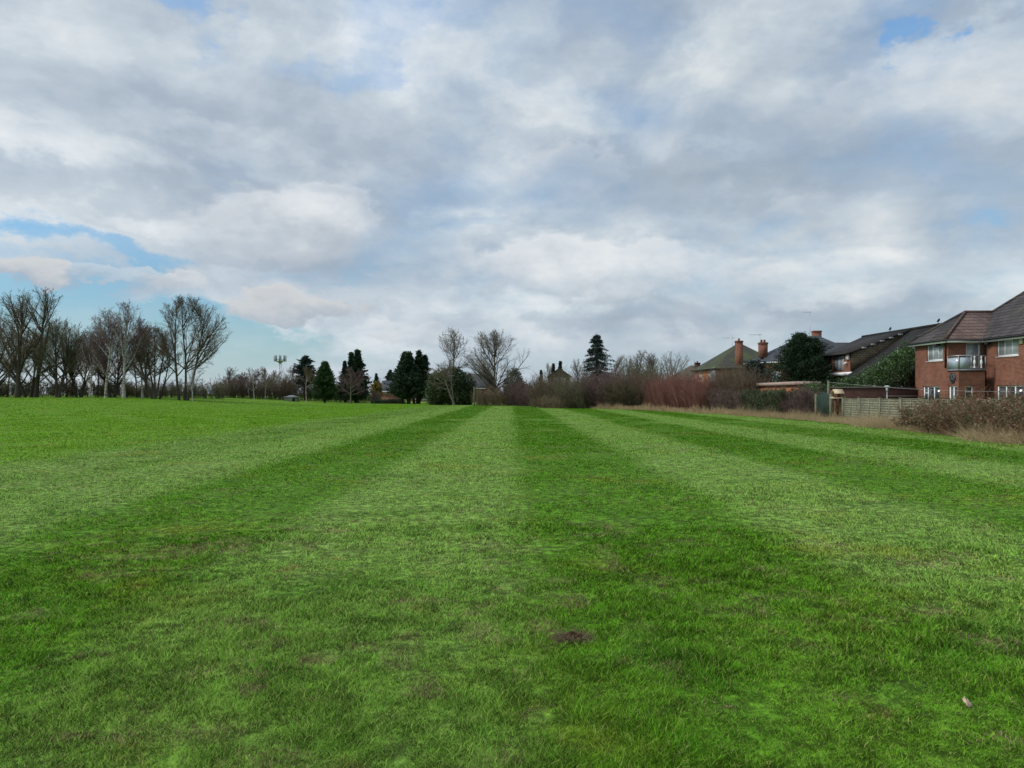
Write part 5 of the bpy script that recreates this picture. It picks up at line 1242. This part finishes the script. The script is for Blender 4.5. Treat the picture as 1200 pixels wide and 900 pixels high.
# tall dry grass along the foot of the hedges
def dry_grass():
    rg = np.random.default_rng(77); n = 22000
    y = np.exp(rg.uniform(np.log(20), np.log(92), n)); off = rg.random(n) ** 1.3
    e = edge_x(y); x = e + .1 + off * np.interp(y, [20, 28, 36, 60, 92], [1.2, 1.2, 1.4, .9, .6])
    clump = .5 + .5 * np.sin(y * 2.1 + 3 * np.sin(y * .7)) * np.sin(x * 3 + y)
    h = np.interp(y, [20, 30, 45, 92], [.34, .45, .68, .75]) * rg.uniform(.3, 1.15, n) * (.25 + 1.0 * clump ** 1.5) + .05
    P = np.stack([x, y, gz(x, y) - .02], 1); D = np.stack([rg.normal(0, .3, n), rg.normal(0, .3, n), np.ones(n)], 1)
    a, r = grow(P, D, h, np.full(n, .0048) * np.clip(y / 30, 1, 3), 3, .16, -.04, rg)
    V, Fa = tubes(a[:, :-1].reshape(-1, 3), a[:, 1:].reshape(-1, 3), r[:, :-1].ravel(), r[:, 1:].ravel(), 3)
    o = link('dry_grass', fast_mesh('dry_grass', V, [Fa], {'rnd': np.repeat(rg.random(n), 3 * 6)}), M['straw']); tag(o, 'tall straw coloured dry grass along the foot of the hedges and fence', 'dry grass', kind='stuff')
dry_grass()
# dead bracken heap at the foot of the brambles
rg = np.random.default_rng(78); n = 1500
def straw_heap(name, cx, cy, r, h, n, label, seed):
    rg = np.random.default_rng(seed); a = rg.uniform(0, 2 * PI, n); q = np.sqrt(rg.random(n)) * r
    x, y = cx + q * np.cos(a) * .7, cy + q * np.sin(a); P = np.stack([x - cx, y - cy, gz(x, y) - .02], 1)
    D = np.stack([rg.normal(-.2, .6, n), rg.normal(0, .6, n), np.ones(n)], 1); L = h * rg.uniform(.4, 1.1, n)
    p, rr = grow(P, D, L, np.full(n, .006), 4, .22, -.12, rg)
    V, Fa, A = poly_tubes(p, rr, 3, rg); o = link(name, fast_mesh(name, V, [Fa], {'rnd': A}), M['straw'], None, (cx, cy, 0)); tag(o, label, 'dead bracken')
straw_heap('dead_bracken', 16.9, 25.0, 1.8, .85, 1500, 'heap of dead orange-brown bracken leaning against the brambles near the right edge', 79)
straw_heap('dead_bracken', 17.8, 35.2, 1.9, .9, 1600, 'clump of tall dead grass where the brambles meet the wooden fence', 80)

# ------------------------------------------------------------------ far woodland closing the gaps
def woodland():
    rg = np.random.default_rng(9); Ps = []
    Y = rg.uniform(170, 330, 420); px = rg.uniform(-260, 1500, 420); x = X(px, Y); P = np.stack([x, Y, np.zeros(420)], 1); P[:, 2] = gz(x, Y) - .2
    H = (Z(449, Y) - .2) * rg.uniform(.7, 1.15, 420)
    p0, r0 = grow(P, np.tile([0, 0, 1.], (420, 1)), H, .02 * H, 4, .08, .05, rg)
    a = kids(p0, r0, H, 12, .06, 55, .5, .5, rg); p1, r1 = grow(a[0], a[1], a[2], np.maximum(a[3], .04), 3, .15, .1, rg)
    b = kids(p1, r1, a[2], 8, .1, 45, .55, .6, rg); p2, r2 = grow(b[0], b[1], b[2], np.full(len(b[0]), .04), 2, .2, 0, rg)
    for p in (p1, p2): p[..., 2] = np.maximum(p[..., 2], .2)
    V, Fs, A = merge([poly_tubes(p0, r0, 5, rg), poly_tubes(p1, r1, 3, rg), poly_tubes(p2, r2, 3, rg)])
    tag(link('woodland', fast_mesh('woodland', V, Fs, {'rnd': A}), M['twig_purple']), 'far bare woodland showing as a low brown band behind the nearer trees', 'woodland', kind='stuff')
woodland()

# ------------------------------------------------------------------ small things lying on the grass
def soil_crumbs():
    rg = np.random.default_rng(12); C = []; S = []
    for px, py, r, w in SPOTS:
        cy = EYE * F / (py - HOR); cx = X(px, cy)
        if cy > 14: continue
        for _ in range(rg.integers(2, 5)):
            ox, oy = cx + rg.normal(0, r * .6), cy + rg.normal(0, r * .5); k = rg.integers(8, 26)
            C.append(np.stack([ox + rg.normal(0, .05, k), oy + rg.normal(0, .028, k), rg.uniform(.002, .013, k)], 1)); S.append(rg.uniform(.0015, .006, k) * rg.uniform(.7, 1.3))
    C = np.concatenate(C); S = np.concatenate(S); C[:, 2] += gz(C[:, 0], C[:, 1]); n = len(C)
    o6 = np.array([[1, 0, 0], [-1, 0, 0], [0, 1, 0], [0, -1, 0], [0, 0, 1], [0, 0, -1.]])
    V = (C[:, None] + o6[None] * S[:, None, None] * rg.uniform(.5, 1.5, (n, 6, 1))).reshape(-1, 3)
    f = np.array([[0, 2, 4], [2, 1, 4], [1, 3, 4], [3, 0, 4], [2, 0, 5], [1, 2, 5], [3, 1, 5], [0, 3, 5]])
    tag(link('soil_crumbs', fast_mesh('soil_crumbs', V, [(f[None] + (np.arange(n) * 6)[:, None, None]).reshape(-1, 3)]), M['soil']), 'crumbs of brown soil and worm casts scattered in the grass', 'soil', kind='stuff')
M['soil'] = varied('brown_soil', (.10, .072, .038), (.24, .18, .10), 30, .95)
soil_crumbs()
def divot():
    Y = EYE * F / (751 - HOR); x = X(671, Y); rg = np.random.default_rng(6)
    T = root('divot', x, Y, float(gz(x, Y)), 'dark torn-up divot of soil and dead grass right of centre in the foreground', 'divot')
    n = 28; m = 9; V = []; Fq = []
    for j in range(m):
        for k in range(n):
            a = 2 * PI * k / n; r = (.066 + .022 * math.sin(3 * a + 1) + .02 * math.sin(7 * a)) * (j / (m - 1)); z = .06 * (1 - (j / (m - 1)) ** 2) + rg.normal(0, .006) - .012
            V.append((r * 1.15 * math.cos(a), r * .8 * math.sin(a), z))
    for j in range(m - 1):
        for k in range(n): Fq.append((j * n + k, j * n + (k + 1) % n, (j + 1) * n + (k + 1) % n, (j + 1) * n + k))
    me = fast_mesh('soil', V, [np.array(Fq)], smooth=True); link('soil', me, M['mud'], T)
    k = 420; a = rg.uniform(0, 2 * PI, k); q = .11 * np.sqrt(rg.random(k)); P = np.stack([q * np.cos(a), q * np.sin(a) * .8, .04 * (1 - q / .11)], 1)
    D = np.stack([np.cos(a), np.sin(a), rg.uniform(.1, 1.2, k)], 1); keep = (q > .06) | (rg.random(k) < .25)
    p, r = grow(P[keep], D[keep], rg.uniform(.03, .10, keep.sum()), np.full(keep.sum(), .0022), 3, .35, -.15, rg)
    Vv, Fa, A = poly_tubes(p, r, 3, rg); link('dead_grass', fast_mesh('dead_grass', Vv, [Fa], {'rnd': A}), M['twig_tan'], T)
divot()
def dead_leaf():
    Y = EYE * F / (831 - HOR); x = X(1127, Y); z = float(gz(x, Y))
    b = MB(); pts = []
    prof = [(0, .0), (.012, .008), (.030, .010), (.022, .022), (.040, .036), (.026, .042), (.030, .058), (.014, .060), (0, .078)]
    rt = [(px_, py_, 0) for px_, py_ in prof]; lf = [(-px_, py_, 0) for px_, py_ in prof[::-1][1:-1]]
    pts = rt + lf; V = [(p[0] * 1.0, p[1] * 1.2 - .04, .045 + .25 * abs(p[0]) + .006 * math.sin(p[1] * 90)) for p in pts]
    b.prism(V, (0, 0, .0012)); b.tube([(0, -.075, .028), (0, -.04, .045)], .0015, 4)
    o = link('dead_leaf', fast_mesh('dead_leaf', b.V, [np.array(f, np.int32) for f in b.F.values()]), M['dead_leaf'], None, (x, Y, z)); o.rotation_euler = (R(48), R(14), R(20)); o.scale = (.8, .62, .7); tag(o, 'pale dry lobed leaf lying on the grass in the right foreground', 'leaf')
dead_leaf()
